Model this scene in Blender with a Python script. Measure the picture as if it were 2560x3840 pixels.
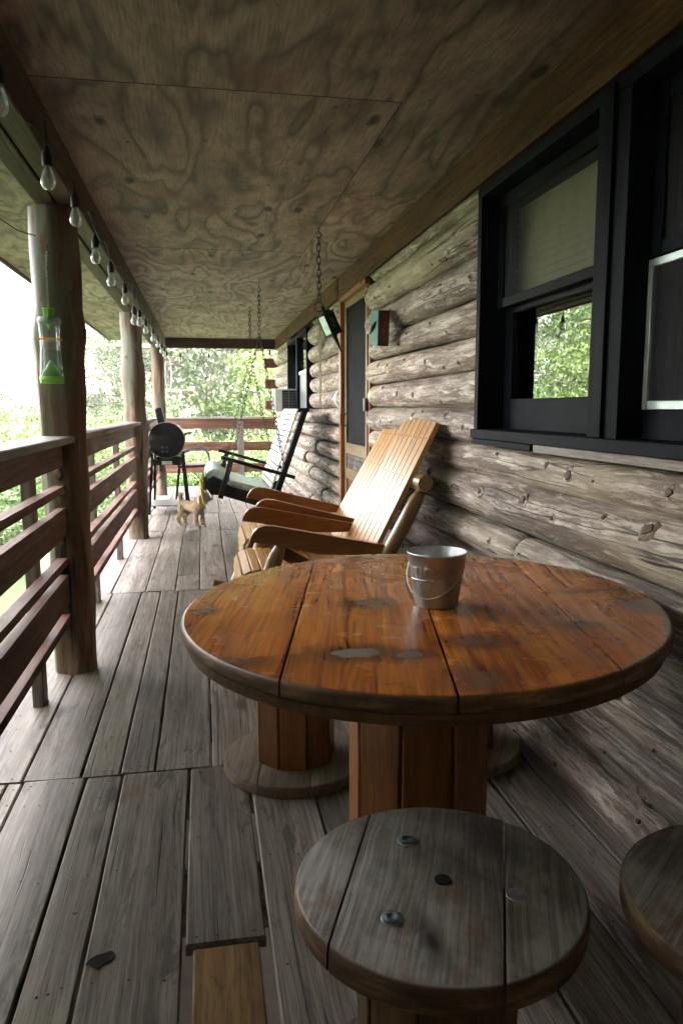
import bpy, bmesh, math, random
from mathutils import Vector, Matrix, noise as mn
R = math.radians
random.seed(7)
for o in list(bpy.data.objects): bpy.data.objects.remove(o)
SC = bpy.context.scene
COL = SC.collection

# ------------------------------------------------------------------ camera
F = 2841.6; PITCH, YAW, ROLL = R(7.795), R(10.275), R(-0.095)
f0 = Vector((math.sin(YAW), math.cos(YAW), 0)); r0 = Vector((math.cos(YAW), -math.sin(YAW), 0)); u0 = Vector((0, 0, 1))
fw = f0*math.cos(PITCH) - u0*math.sin(PITCH); up = u0*math.cos(PITCH) + f0*math.sin(PITCH)
rr = r0*math.cos(ROLL) + up*math.sin(ROLL); uu = -r0*math.sin(ROLL) + up*math.cos(ROLL)
cam = bpy.data.cameras.new('camera'); camo = bpy.data.objects.new('camera', cam); COL.objects.link(camo)
cam.sensor_fit = 'VERTICAL'; cam.sensor_height = 36; cam.lens = F*36/3840; cam.clip_end = 600; cam.clip_start = 0.02
mw = Matrix((rr, uu, -fw)).transposed().to_4x4(); mw.translation = Vector((0, 0, 1.22)); camo.matrix_world = mw
cam.dof.use_dof = False
SC.camera = camo

# ------------------------------------------------------------------ world, sun, exposure
SUN_EL, SUN_ROT = R(50), R(122)
w = bpy.data.worlds.new('World'); SC.world = w; w.use_nodes = True
wn = w.node_tree; wn.nodes.clear()
sky = wn.nodes.new('ShaderNodeTexSky'); sky.sky_type = 'NISHITA'; sky.sun_disc = False
sky.sun_elevation = SUN_EL; sky.sun_rotation = SUN_ROT; sky.air_density = 1.2; sky.dust_density = 3.0; sky.ozone_density = 1.0
hs = wn.nodes.new('ShaderNodeHueSaturation'); hs.inputs['Saturation'].default_value = 0.12
wn.links.new(sky.outputs[0], hs.inputs['Color'])
bg = wn.nodes.new('ShaderNodeBackground'); bg.inputs[1].default_value = 0.14
# warm pink tint put into the sky colour to offset green bounce
ov = wn.nodes.new('ShaderNodeMix'); ov.data_type = 'RGBA'; ov.blend_type = 'MULTIPLY'; ov.inputs[0].default_value = 1; ov.inputs[7].default_value = (1.0, .935, .925, 1)
wn.links.new(hs.outputs[0], ov.inputs[6]); wn.links.new(ov.outputs[2], bg.inputs[0])
wo = wn.nodes.new('ShaderNodeOutputWorld'); wn.links.new(bg.outputs[0], wo.inputs[0])
sl = bpy.data.lights.new('sun', 'SUN'); sl.energy = 2.0; sl.angle = R(4); sl.color = (1, .96, .9)
so = bpy.data.objects.new('sun', sl); COL.objects.link(so)
# behind the cabin, so the porch lies in open shade and the trees are lit from the viewer's side
sd = Vector((math.sin(SUN_ROT)*math.cos(SUN_EL), math.cos(SUN_ROT)*math.cos(SUN_EL), math.sin(SUN_EL)))
so.rotation_euler = sd.to_track_quat('Z', 'Y').to_euler()
SC.view_settings.view_transform = 'Standard'; SC.view_settings.look = 'None'
SC.view_settings.exposure = 5.5; SC.view_settings.gamma = 1

# ------------------------------------------------------------------ material helpers
class NT:
    def __init__(s, name, kind='ShaderNodeBsdfPrincipled'):
        s.m = bpy.data.materials.new(name); s.m.use_nodes = True
        s.t = s.m.node_tree; s.t.nodes.clear()
        s.out = s.t.nodes.new('ShaderNodeOutputMaterial')
        s.b = s.t.nodes.new(kind); s.t.links.new(s.b.outputs[0], s.out.inputs[0])
        s._gc = None
    def set(s, node, key, v):
        i = node.inputs[key]
        if isinstance(v, bpy.types.NodeSocket): s.t.links.new(v, i)
        elif isinstance(v, (tuple, list)) and len(v) == 3 and len(getattr(i, 'default_value', (0,0,0))) == 4: i.default_value = (*v, 1)
        else: i.default_value = v
    def n(s, typ, ins={}, **props):
        node = s.t.nodes.new(typ)
        for k_, v in props.items(): setattr(node, k_, v)
        for k_, v in ins.items(): s.set(node, k_, v)
        return node
    def p(s, **kw):
        names = dict(base='Base Color', rough='Roughness', metal='Metallic', normal='Normal', trans='Transmission Weight', ior='IOR', coat='Coat Weight', coatr='Coat Roughness', spec='Specular IOR Level', alpha='Alpha', emis='Emission Color', emis_s='Emission Strength', sss='Subsurface Weight', aniso='Anisotropic')
        for k_, v in kw.items(): s.set(s.b, names[k_], v)
    def attr(s, name): return s.n('ShaderNodeAttribute', attribute_name=name)
    def gc(s):
        if s._gc is None: s._gc = s.attr('gc').outputs['Vector']
        return s._gc
    def scale(s, v, sc, off=(0,0,0)):
        return s.n('ShaderNodeMapping', {'Vector': v, 'Scale': sc, 'Location': off}).outputs[0]
    def noise(s, v, scale=1., detail=4., rough=.55, dist=0.):
        return s.n('ShaderNodeTexNoise', {'Vector': v, 'Scale': scale, 'Detail': detail, 'Roughness': rough, 'Distortion': dist}).outputs[0]
    def math(s, op, a, b=0., c=0.):
        nd = s.n('ShaderNodeMath', operation=op)
        s.set(nd, 0, a); s.set(nd, 1, b); s.set(nd, 2, c); return nd.outputs[0]
    def mr(s, v, a, b, c=0., d=1., smooth=False):
        nd = s.n('ShaderNodeMapRange', {0: v, 1: a, 2: b, 3: c, 4: d}); nd.clamp = True
        if smooth: nd.interpolation_type = 'SMOOTHSTEP'
        return nd.outputs[0]
    def mix(s, fac, a, b, mode='MIX'):
        nd = s.n('ShaderNodeMix', data_type='RGBA', blend_type=mode)
        s.set(nd, 0, fac); s.set(nd, 6, a); s.set(nd, 7, b); return nd.outputs[2]
    def ramp(s, v, stops):
        nd = s.n('ShaderNodeValToRGB'); cr = nd.color_ramp
        while len(cr.elements) > 1: cr.elements.remove(cr.elements[-1])
        cr.elements[0].position = stops[0][0]; cr.elements[0].color = (*stops[0][1], 1)
        for p_, c_ in stops[1:]:
            e = cr.elements.new(p_); e.color = (*c_, 1)
        s.set(nd, 0, v); return nd.outputs[0]
    def bump(s, h, strength=.3, dist=.002, normal=None):
        ins = {'Height': h, 'Strength': strength, 'Distance': dist}
        if normal is not None: ins['Normal'] = normal
        return s.n('ShaderNodeBump', ins).outputs[0]
    def tone(s, col, lo=.7, hi=1.25):
        t = s.attr('tone').outputs['Fac']
        v = s.mr(t, 0, 1, lo, hi)
        return s.mix(1., col, s.n('ShaderNodeCombineXYZ', {0: v, 1: v, 2: v}).outputs[0], 'MULTIPLY')

def wood(name, dark, mid, light, stain=None, crack=.5, rough=.75, tone=(.75, 1.2), grain=70., bump=.5, coat=0., patch=None, knots=True, stain_amt=(.55, .75), along=1.):
    m = NT(name); g = m.gc()
    warp = m.noise(m.scale(g, (.9*along, 5, 5)), 1., 3, .5)
    wv = m.n('ShaderNodeVectorMath', {0: g, 1: m.n('ShaderNodeCombineXYZ', {0: 0., 1: m.math('MULTIPLY', warp, .06), 2: 0.}).outputs[0]}, operation='ADD').outputs[0]
    fine = m.noise(m.scale(wv, (2.2*along, grain, grain)), 1., 5, .62)
    mid_n = m.noise(m.scale(wv, (1.1*along, grain*.22, grain*.22)), 1., 5, .6)
    big = m.noise(m.scale(g, (.9*along, 3.5, 3.5), (3, 1, 7)), 1., 4, .55)
    v = m.math('ADD', m.math('MULTIPLY', fine, .55), m.math('MULTIPLY', mid_n, .45))
    col = m.ramp(v, [(.36, dark), (.49, mid), (.62, light)])
    mic = m.noise(m.scale(wv, (9*along, grain*3.2, grain*3.2), (2, 2, 2)), 1., 3, .7)
    col = m.mix(m.mr(mic, .34, .50, .55, 0), col, tuple(c*.55 for c in dark)); col = m.mix(m.mr(mic, .55, .68, 0, .35), col, light)
    col = m.mix(m.mr(big, .35, .7, 0, .55), col, m.mix(.5, mid, dark))
    if stain:
        sn = m.noise(m.scale(g, (1.7*along, 7, 7), (11, 3, 2)), 1., 6, .62, .4)
        col = m.mix(m.mr(sn, stain_amt[0], stain_amt[1], 0, .85), col, stain)
    if patch:
        pn = m.noise(m.scale(g, (2.6*along, 14, 14), (1, 9, 4)), 1., 6, .7, .8)
        col = m.mix(m.mr(pn, .56, .62, 0, .8), col, patch)
    st_ = m.noise(m.scale(g, (5.5*along, 16, 16), (6, 1, 8)), 1., 6, .72)
    col = m.mix(m.mr(st_, .40, .30, 0, .6), col, tuple(c*.7 for c in dark)); col = m.mix(m.mr(st_, .60, .70, 0, .35), col, light)
    if knots:
        vo = m.n('ShaderNodeTexVoronoi', {'Vector': m.scale(g, (1.6*along, 4.2, 4.2), (5, 2, 1)), 'Scale': 1., 'Randomness': 1.}).outputs['Distance']
        kn = m.mr(m.math('ADD', vo, m.math('MULTIPLY', mid_n, .1)), .10, .19, 1, 0)
        col = m.mix(m.math('MULTIPLY', kn, .75), col, tuple(c*.32 for c in dark))
    ck = m.noise(m.scale(wv, (1.3*along, grain*.75, grain*.75), (7, 7, 7)), 1., 3, .5)
    ckm = m.mr(ck, .30, .36, 1, 0)
    col = m.mix(m.math('MULTIPLY', ckm, crack), col, tuple(c*.25 for c in dark))
    col = m.tone(col, *tone)
    h = m.math('SUBTRACT', m.math('ADD', fine, m.math('MULTIPLY', mid_n, .6)), m.math('MULTIPLY', ckm, .8))
    m.p(base=col, rough=rough, normal=m.bump(h, bump, .0025))
    if coat: m.p(coat=coat, coatr=.22)
    elif rough > .45: m.p(spec=.28)
    return m

def plain(name, col, rough=.5, metal=0., var=.12, scale=30., bump=.1, **kw):
    m = NT(name)
    tc = m.n('ShaderNodeTexCoord').outputs['Object']
    n_ = m.noise(tc, scale, 4, .6)
    c = m.mix(m.mr(n_, .3, .7), tuple(x*(1-var) for x in col), tuple(min(1, x*(1+var)) for x in col))
    m.p(base=c, rough=m.mr(n_, .3, .7, rough*.85, min(1, rough*1.15)), metal=metal, normal=m.bump(n_, bump, .001), **kw)
    return m

M = {}
M['deck'] = wood('weathered_deck_wood', (.090,.074,.062), (.245,.212,.184), (.42,.38,.34), stain=(.17,.112,.076), crack=.75, rough=.60, tone=(.66, 1.3), grain=100, bump=.45, patch=(.10,.085,.072))
M['patch'] = wood('newer_brown_board', (.07,.035,.013), (.24,.14,.052), (.38,.235,.095), crack=.6, rough=.7, grain=38, bump=.6)
M['rail'] = wood('red_brown_rail_wood', (.06,.022,.014), (.15,.062,.040), (.25,.135,.10), stain=(.26,.215,.19), crack=.8, rough=.7, grain=60)
M['cap'] = wood('grey_rail_cap_wood', (.12,.10,.09), (.25,.22,.20), (.38,.35,.32), stain=(.17,.10,.07), crack=.7, rough=.6, grain=60)
M['post'] = wood('post_log_wood', (.045,.026,.017), (.135,.085,.055), (.24,.18,.13), stain=(.13,.14,.105), crack=1., rough=.6, grain=34, patch=(.13,.05,.022), stain_amt=(.48,.62), bump=.7, tone=(.9,1.1))
M['basedisc'] = wood('stool_base_wood', (.10,.075,.055), (.21,.165,.125), (.31,.26,.20), stain=(.24,.15,.08), crack=.4, grain=60)
M['beam'] = wood('dark_beam_wood', (.03,.02,.013), (.075,.052,.033), (.125,.092,.058), crack=.6, grain=45, stain=(.075,.06,.032))
M['header'] = wood('orange_header_board', (.025,.011,.005), (.080,.033,.014), (.145,.065,.028), crack=.5, grain=50, stain=(.06,.024,.011), rough=.85)
M['darkbeam'] = wood('dark_red_end_beam', (.02,.011,.01), (.05,.026,.022), (.08,.045,.038), crack=.5, grain=50)
M['timber'] = wood('red_timber_ends', (.07,.028,.02), (.15,.062,.042), (.22,.11,.08), crack=.5, grain=50)
M['timber2'] = wood('dark_stained_edge_wood', (.035,.016,.009), (.095,.045,.022), (.16,.085,.04), crack=.6, grain=40, rough=.55)
M['pine'] = wood('varnished_pine', (.31,.14,.038), (.45,.23,.068), (.53,.30,.105), crack=.12, rough=.36, grain=42, bump=.16, tone=(.82, 1.14), coat=.12, knots=False)
M['pine_arm'] = wood('varnished_orange_pine', (.17,.055,.013), (.28,.10,.025), (.36,.145,.042), crack=.12, rough=.32, grain=42, bump=.10, tone=(.85, 1.1), coat=.3, knots=False)
M['pinelog'] = wood('varnished_log', (.16,.085,.025), (.28,.16,.055), (.36,.22,.09), crack=.1, rough=.3, grain=26, bump=.12, coat=.3, knots=True)
M['pillar'] = wood('pillar_boards', (.13,.042,.012), (.25,.09,.024), (.33,.135,.04), crack=.5, rough=.38, grain=36, bump=.15, coat=.25)
M['yellow'] = wood('yellow_pine_frame', (.12,.085,.045), (.21,.155,.085), (.29,.22,.13), crack=.2, rough=.5, grain=40, bump=.2)
M['black'] = plain('black_painted_metal', (.006,.0065,.007), .45, .0, .3, 40, spec=.25)
M['blackwood'] = plain('black_painted_wood', (.006,.008,.009), .5, 0, .4, 25, .25, spec=.3)
M['navy'] = None
M['white_slat'] = None
M['steel'] = plain('bolt_steel', (.30,.37,.41), .38, .8, .25, 60)
M['alum'] = plain('pale_aluminium', (.42,.50,.48), .42, .6, .18, 40)
M['chain'] = plain('dark_chain_steel', (.018,.016,.015), .6, .3, .3, 60)
M['copper_rust'] = plain('rusty_metal', (.12,.065,.04), .6, .6, .4, 60)
M['green_pl'] = plain('lime_green_plastic', (.20,.52,.05), .35, 0, .08, 20, .02)
M['grey_pl'] = plain('grey_green_plastic', (.24,.36,.32), .4, 0, .08, 20, .02)
M['yellow_pl'] = plain('yellow_cord', (.62,.38,.03), .6, 0, .2, 60)
M['cord'] = plain('black_cord', (.012,.012,.012), .6, 0, .2, 60)
M['cream'] = plain('cream_plastic', (.46,.47,.44), .5, 0, .08, 15)
M['greymetal'] = plain('grey_metal', (.16,.17,.17), .45, .5, .15, 25)
M['mint'] = plain('mint_cushion_cloth', (.52,.64,.56), .9, 0, .22, 26, .6)
M['shade'] = plain('window_shade', (.62,.60,.40), .8, 0, .1, 12, .1)
M['dark_room'] = plain('dark_room_fill', (.05,.05,.05), .9, 0, .2, 3)  # near-black colour stands in for unlit depth behind openings and log gaps
M['roof'] = plain('roof_shingles', (.10,.09,.085), .9, 0, .3, 9, .6)
M['shedroof'] = plain('faded_red_shed_roof', (.42,.24,.21), .8, 0, .15, 5)
M['twine'] = plain('dried_twine', (.33,.31,.24), .9, 0, .3, 60)
M['tassel'] = plain('yellow_ribbon', (.50,.36,.05), .7, 0, .35, 40)
M['tassel2'] = plain('green_ribbon', (.14,.22,.10), .7, 0, .35, 40)
M['teal'] = plain('turquoise_paint', (.035,.16,.135), .6, 0, .45, 35, .4)
M['licence'] = plain('pale_green_tin', (.42,.55,.48), .45, .3, .25, 30)
M['nail'] = plain('rusty_nail', (.045,.035,.03), .6, .3, .4, 60)
M['hole'] = plain('hole_black', (.004,.004,.004), 1., 0, .1, 10, 0.)  # black put in for the darkness inside holes and ceiling gaps
M['white'] = plain('white_paint', (.70,.71,.70), .5, 0, .06, 12)
M['hinge'] = plain('hinge_brass', (.12,.10,.08), .5, .7, .3, 60)

# navy-black window paint with rubbed streaks
m = NT('blue_black_window_paint'); g = m.gc()
n1 = m.noise(m.scale(g, (1.5, 12, 12)), 1., 5, .6); n2 = m.noise(m.scale(g, (22, 60, 60)), 1., 4, .7)
c = m.mix(m.mr(n1, .35, .7), (.003,.004,.007), (.010,.013,.020)); c = m.mix(m.mr(n2, .71, .77), c, (.10,.10,.095))
m.p(base=c, rough=.6, spec=.06, normal=m.bump(n1, .3, .002)); M['navy'] = m

# painted slats, weathered white and turquoise by tone
m = NT('painted_slats'); g = m.gc(); t = m.attr('tone').outputs['Fac']
c = m.ramp(t, [(0, (.16,.27,.27)), (.3, (.30,.42,.40)), (.5, (.44,.46,.43)), (.75, (.52,.53,.50)), (1, (.28,.29,.30))])
n1 = m.noise(m.scale(g, (4, 30, 30)), 1., 5, .65)
c = m.mix(m.mr(n1, .52, .66, 0, .55), c, (.25,.24,.24)); m.p(base=c, rough=.6, normal=m.bump(n1, .3, .001)); M['white_slat'] = m

# peeled logs with bark-brown streaks; 'knot' attribute marks knot stubs and sawn ends
def log_mat():
    m = NT('peeled_log'); g = m.gc()
    wob = m.noise(m.scale(g, (1.2, 4, 4)), 1., 3, .5)
    wv = m.n('ShaderNodeVectorMath', {0: g, 1: m.n('ShaderNodeCombineXYZ', {0: 0., 1: m.math('MULTIPLY', wob, .08), 2: m.math('MULTIPLY', wob, .05)}).outputs[0]}, operation='ADD').outputs[0]
    fine = m.noise(m.scale(wv, (3., 55, 55)), 1., 6, .65)
    md = m.noise(m.scale(wv, (1.6, 13, 13)), 1., 6, .62, .3)
    base = m.ramp(md, [(.30, (.068,.043,.033)), (.41, (.185,.135,.110)), (.52, (.37,.30,.25)), (.66, (.58,.505,.44))])
    base = m.mix(m.mr(fine, .36, .54, .75, 0), base, (.095,.068,.052))
    mic = m.noise(m.scale(wv, (14, 150, 150), (2, 2, 2)), 1., 3, .7)
    base = m.mix(m.mr(mic, .36, .48, .55, 0), base, (.06,.042,.033)); base = m.mix(m.mr(mic, .56, .68, 0, .35), base, (.56,.50,.44))
    pk = m.noise(m.scale(wv, (3.6, 30, 30), (4, 4, 1)), 1., 7, .72, .5)
    base = m.mix(m.mr(pk, .535, .575, 0, .8), base, (.105,.055,.036))
    yl = m.noise(m.scale(g, (.8, 3, 3), (9, 1, 2)), 1., 3, .5)
    pl = m.noise(m.scale(wv, (5.0, 34, 34), (8, 1, 6)), 1., 6, .7, .4)
    base = m.mix(m.mr(pl, .53, .61, 0, .65), base, (.68,.61,.53)); base = m.mix(m.mr(pl, .44, .38, 0, .7), base, (.13,.082,.060))
    base = m.mix(m.mr(yl, .5, .66, 0, .5), base, (.40,.35,.22))
    # long checks
    ck = m.noise(m.scale(wv, (.8, 26, 26), (2, 8, 5)), 1., 2, .4)
    ckm = m.mr(m.math('ABSOLUTE', m.math('SUBTRACT', ck, .5)), .005, .020, 1, 0)
    gate = m.mr(m.noise(m.scale(g, (1.1, 5, 5), (5, 5, 5)), 1., 2, .5), .50, .56)
    ckm = m.math('MULTIPLY', ckm, gate)
    base = m.mix(m.math('MULTIPLY', ckm, .9), base, (.03,.022,.018))
    # insect galleries: thin wandering short lines
    ig = m.noise(m.scale(g, (16, 34, 34), (1, 2, 3)), 1., 2, .5, 1.5)
    igm = m.math('MULTIPLY', m.mr(m.math('ABSOLUTE', m.math('SUBTRACT', ig, .5)), .006, .02, 1, 0), m.mr(yl, .42, .36))
    base = m.mix(m.math('MULTIPLY', igm, .45), base, (.16,.10,.07))
    base = m.tone(base, .74, 1.16)
    kn = m.attr('knot').outputs['Fac']
    kv = m.noise(m.scale(g, (40, 40, 40)), 1., 3, .6)
    base = m.mix(m.mr(kn, .3, .7), base, m.mix(kv, (.02,.010,.007), (.15,.07,.038)))
    h = m.math('SUBTRACT', m.math('ADD', m.math('MULTIPLY', fine, .5), m.math('MULTIPLY', pk, .9)), m.math('MULTIPLY', ckm, 1.2))
    m.p(base=base, rough=.62, normal=m.bump(h, .7, .008)); return m
M['log'] = log_mat()

def ply_mat():
    m = NT('plywood_sheet'); g = m.gc(); t = m.attr('tone').outputs['Fac']
    # cathedral grain: long flames along the sheet, tighter toward its edges
    n1 = m.noise(m.scale(g, (.62, 2.3, 1)), 1., 3.2, .50, .35)
    rings = m.math('FRACT', m.math('MULTIPLY', n1, m.mr(t, 0, 1, 8., 13.)))
    n1b = m.noise(m.scale(g, (2.4, 5.0, 1), (4, 2, 0)), 1., 4, .6, .9)
    rings2 = m.math('FRACT', m.math('MULTIPLY', n1b, 7.))
    fine = m.noise(m.scale(g, (7, 110, 1)), 1., 5, .65)
    blot = m.noise(m.scale(g, (2.2, 2.6, 1), (5, 5, 0)), 1., 6, .7)
    line = m.ramp(rings, [(0, (.10,)*3), (.05, (.28,)*3), (.20, (.80,)*3), (.5, (1.,)*3), (.78, (.62,)*3), (1, (.16,)*3)])
    line2 = m.ramp(rings2, [(0, (.40,)*3), (.12, (.85,)*3), (.5, (1,)*3), (1, (.6,)*3)])
    big = m.noise(m.scale(g, (1.3, 1.6, 1), (7, 3, 1)), 1., 5, .65)
    c = m.ramp(big, [(.32, (.21,.145,.118)), (.5, (.36,.275,.215)), (.68, (.47,.375,.29))])
    c = m.mix(m.mr(blot, .35, .6, .55, .9), c, line, 'MULTIPLY'); c = m.mix(m.mr(blot, .6, .4, .2, .7), c, line2, 'MULTIPLY')
    c = m.mix(m.mr(fine, .32, .58, .55, 0), c, (.07,.048,.036))
    red = m.noise(m.scale(g, (1.6, 2.8, 1), (1, 8, 0)), 1., 4, .6)
    c = m.mix(m.mr(red, .55, .68, 0, .6), c, (.15,.060,.040))
    vo = m.n('ShaderNodeTexVoronoi', {'Vector': m.scale(g, (1.9, 5.0, 1), (2, 5, 0)), 'Scale': 1., 'Randomness': 1.}).outputs['Distance']
    c = m.mix(m.mr(m.math('ADD', vo, m.math('MULTIPLY', fine, .07)), .11, .18, .95, 0), c, (.018,.009,.006))
    vo2 = m.n('ShaderNodeTexVoronoi', {'Vector': m.scale(g, (5.1, 9.7, 1), (2, 5, 0)), 'Scale': 1., 'Randomness': 1.}).outputs['Distance']
    c = m.mix(m.mr(vo2, .05, .09, .85, 0), c, (.02,.012,.009))
    ck = m.noise(m.scale(g, (3, 50, 1), (3, 3, 3)), 1., 3, .6)
    c = m.mix(m.mr(ck, .27, .31, .8, 0), c, (.025,.016,.012))
    c = m.tone(c, .80, 1.12)
    m.p(base=c, rough=.72, normal=m.bump(m.math('ADD', m.math('MULTIPLY', rings, .4), fine), .6, .002)); return m
M['ply'] = ply_mat()

def glass(name, tint=(1,1,1), gloss=1., rough=.0, ior=1.5, matte=0.):
    m = NT(name, 'ShaderNodeMixShader')
    tr = m.n('ShaderNodeBsdfTransparent', {0: tint}); gl = m.n('ShaderNodeBsdfGlossy', {'Color': (gloss,)*3, 'Roughness': rough})
    fr = m.n('ShaderNodeFresnel', {'IOR': ior}).outputs[0]
    # thin sheet: reflects at both faces
    fac = m.math('MINIMUM', m.math('MULTIPLY', fr, 1.8), .95)
    m.set(m.b, 0, fac); m.t.links.new(tr.outputs[0], m.b.inputs[1]); m.t.links.new(gl.outputs[0], m.b.inputs[2])
    if matte:  # pale diffuse share laid over the clear sheet
        df = m.n('ShaderNodeBsdfDiffuse', {0: (.6,.64,.66)})
        mx = m.n('ShaderNodeMixShader', {0: matte}); m.t.links.new(m.b.outputs[0], mx.inputs[1]); m.t.links.new(df.outputs[0], mx.inputs[2])
        m.t.links.new(mx.outputs[0], m.out.inputs[0])
    return m
M['pane'] = glass('window_glass', (.62,.66,.66), 1., .004)
M['bulb'] = glass('bulb_glass', (.93,.95,.95), 1., .02, 1.45, .30)  # white mixed in for the bright sky on the bulbs
M['clear'] = glass('clear_plastic', (.93,.96,.97), 1., .05, 1.4, .13)
M['water'] = glass('trap_water', (.88,.94,.96), .6, .05, 1.33, .08)

# insect screen: fine woven mesh, mostly dark
def screen(name, col, open_):
    m = NT(name, 'ShaderNodeMixShader')
    tr = m.n('ShaderNodeBsdfTransparent', {0: (1,1,1)}); df = m.n('ShaderNodeBsdfPrincipled', {'Base Color': col, 'Roughness': .8, 'Specular IOR Level': .1})
    m.set(m.b, 0, 1-open_); m.t.links.new(tr.outputs[0], m.b.inputs[1]); m.t.links.new(df.outputs[0], m.b.inputs[2]); return m
M['screen'] = screen('door_screen', (.014,.016,.019), .22)
M['wscreen'] = screen('window_screen', (.045,.048,.05), .68)

# galvanised bucket
m = NT('galvanised_steel'); tc = m.n('ShaderNodeTexCoord').outputs['Object']
n1 = m.noise(m.scale(tc, (60, 60, 3)), 1., 4, .6); n2 = m.noise(tc, 22., 5, .6)
m.p(base=m.mix(m.mr(n2, .45, .75), (.50,.53,.55), (.32,.33,.34)), metal=.82, rough=m.mr(n1, .3, .7, .30, .42), normal=m.bump(n1, .08, .0005)); M['galv'] = m

# table top: stained pine, knots, worn grey rim.  gc = (along board, across, z)  obj coords centred on the table
def table_mat(name, knots, worn, ax, by, rot, orange=True):
    m = NT(name); g = m.gc(); tc = m.n('ShaderNodeTexCoord').outputs['Object']
    sx = m.n('ShaderNodeSeparateXYZ', {0: tc})
    # elliptical radius
    cr, sr = math.cos(rot), math.sin(rot)
    xx = m.math('ADD', m.math('MULTIPLY', sx.outputs[0], cr/ax), m.math('MULTIPLY', sx.outputs[1], sr/ax))
    yy = m.math('ADD', m.math('MULTIPLY', sx.outputs[0], -sr/by), m.math('MULTIPLY', sx.outputs[1], cr/by))
    rad = m.math('SQRT', m.math('ADD', m.math('MULTIPLY', xx, xx), m.math('MULTIPLY', yy, yy)))
    w1 = m.noise(m.scale(g, (1.6, 6, 1)), 1., 3, .5)
    # knot field pulls the grain around it
    fld = None; km = None; kg = None
    nz = m.noise(tc, 38., 4, .6)
    for (kx, ky, rx, ry, grey) in knots:
        dx = m.math('MULTIPLY', m.math('SUBTRACT', sx.outputs[0], kx), 1/rx); dy = m.math('MULTIPLY', m.math('SUBTRACT', sx.outputs[1], ky), 1/ry)
        d = m.math('SQRT', m.math('ADD', m.math('MULTIPLY', dx, dx), m.math('MULTIPLY', dy, dy)))
        d = m.math('ADD', d, m.math('MULTIPLY', m.math('SUBTRACT', nz, .5), 1.1))
        f_ = m.math('DIVIDE', .12, m.math('ADD', m.math('MULTIPLY', d, d), .5))
        fld = f_ if fld is None else m.math('ADD', fld, f_)
        halo = m.mr(d, .7, 2.3, 1, 0, True); core = m.math('MULTIPLY', m.mr(d, .35, .95, 1, 0), grey)
        km = halo if km is None else m.math('MAXIMUM', km, halo); kg = core if kg is None else m.math('MAXIMUM', kg, core)
    gx = m.n('ShaderNodeSeparateXYZ', {0: g})
    gy = m.math('ADD', m.math('MULTIPLY', gx.outputs[1], 1.), m.math('MULTIPLY', w1, .10))
    if fld is not None: gy = m.math('ADD', gy, m.math('MULTIPLY', fld, .09))
    gv = m.n('ShaderNodeCombineXYZ', {0: m.math('MULTIPLY', gx.outputs[0], .9), 1: m.math('MULTIPLY', gy, 60 if orange else 115), 2: 0.}).outputs[0]
    rg = m.noise(gv, 1., 3, .55); fine = m.noise(m.scale(g, (5, 140, 20)), 1., 4, .6)
    big = m.noise(m.scale(tc, (3.2, 2.6, 1)), 1., 3, .5)
    if orange:
        c = m.ramp(rg, [(.34, (.24,.052,.008)), (.47, (.50,.145,.019)), (.62, (.64,.235,.036))])
        c = m.mix(m.mr(big, .42, .68, .0, .6), c, (.17,.042,.012))
        halo_c, core_c = (.075,.022,.014), (.24,.22,.19)
    else:
        c = m.ramp(rg, [(.30, (.095,.080,.068)), (.49, (.215,.190,.168)), (.68, (.36,.335,.31))])
        c = m.mix(m.mr(big, .45, .68, 0, .6), c, (.17,.14,.09))
        bl_ = m.noise(m.scale(tc, (9, 7, 1), (1, 6, 0)), 1., 6, .7)
        c = m.mix(m.mr(bl_, .48, .60, 0, .55), c, (.40,.385,.365)); c = m.mix(m.mr(bl_, .46, .36, 0, .6), c, (.085,.068,.054))
        rs = m.noise(m.scale(tc, (14, 9, 1), (3, 1, 0)), 1., 4, .6)
        c = m.mix(m.mr(rs, .60, .70, 0, .55), c, (.22,.095,.03))
        halo_c, core_c = (.06,.05,.045), (.05,.04,.035)
    c = m.mix(m.mr(fine, .32, .55, .6, 0), c, tuple(x*.45 for x in (halo_c if orange else (.12,.12,.12))))
    if km is not None:
        c = m.mix(m.math('MULTIPLY', km, .75), c, halo_c)
        c = m.mix(kg, c, m.mix(m.noise(m.scale(g, (20, 90, 1)), 1., 3, .6), tuple(x*.45 for x in core_c), core_c))
    # scratches and nicks
    sc = m.noise(m.scale(tc, (30, 70, 1), (3, 3, 3)), 1., 5, .75, .8)
    c = m.mix(m.mr(sc, .765, .80, 0, .6), c, (.36,.27,.2) if orange else (.4,.39,.37))
    # rim wear
    we = m.noise(m.scale(tc, (9, 9, 9), (6, 2, 1)), 1., 5, .65)
    side = m.mr(sx.outputs[0], -.1, .5, -.03, .022)
    rim = m.mr(m.math('ADD', m.math('ADD', rad, m.math('MULTIPLY', m.math('SUBTRACT', we, .5), .20)), side), worn-.004, worn+.006)
    greyw = m.mix(fine, (.14,.12,.09), (.33,.30,.25)) if orange else m.mix(fine, (.13,.13,.12), (.30,.30,.28))
    edge = m.mr(rad, .978, .996)
    edgec = m.ramp(m.noise(m.scale(tc, (11, 11, 60)), 1., 4, .6), [(.3, (.03,.016,.009)), (.52, (.095,.050,.024)), (.68, (.22,.13,.055))])
    c = m.mix(rim, c, greyw); c = m.mix(edge, c, edgec)
    c = m.tone(c, .88, 1.1)
    wr = m.math('MAXIMUM', rim, m.math('MAXIMUM', edge, kg if kg is not None else 0.))
    smudge = m.noise(m.scale(tc, (7, 7, 7), (2, 2, 2)), 1., 5, .6)
    rbase = m.mr(smudge, .3, .7, .16, .36) if orange else m.mr(smudge, .3, .7, .42, .62)
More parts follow.
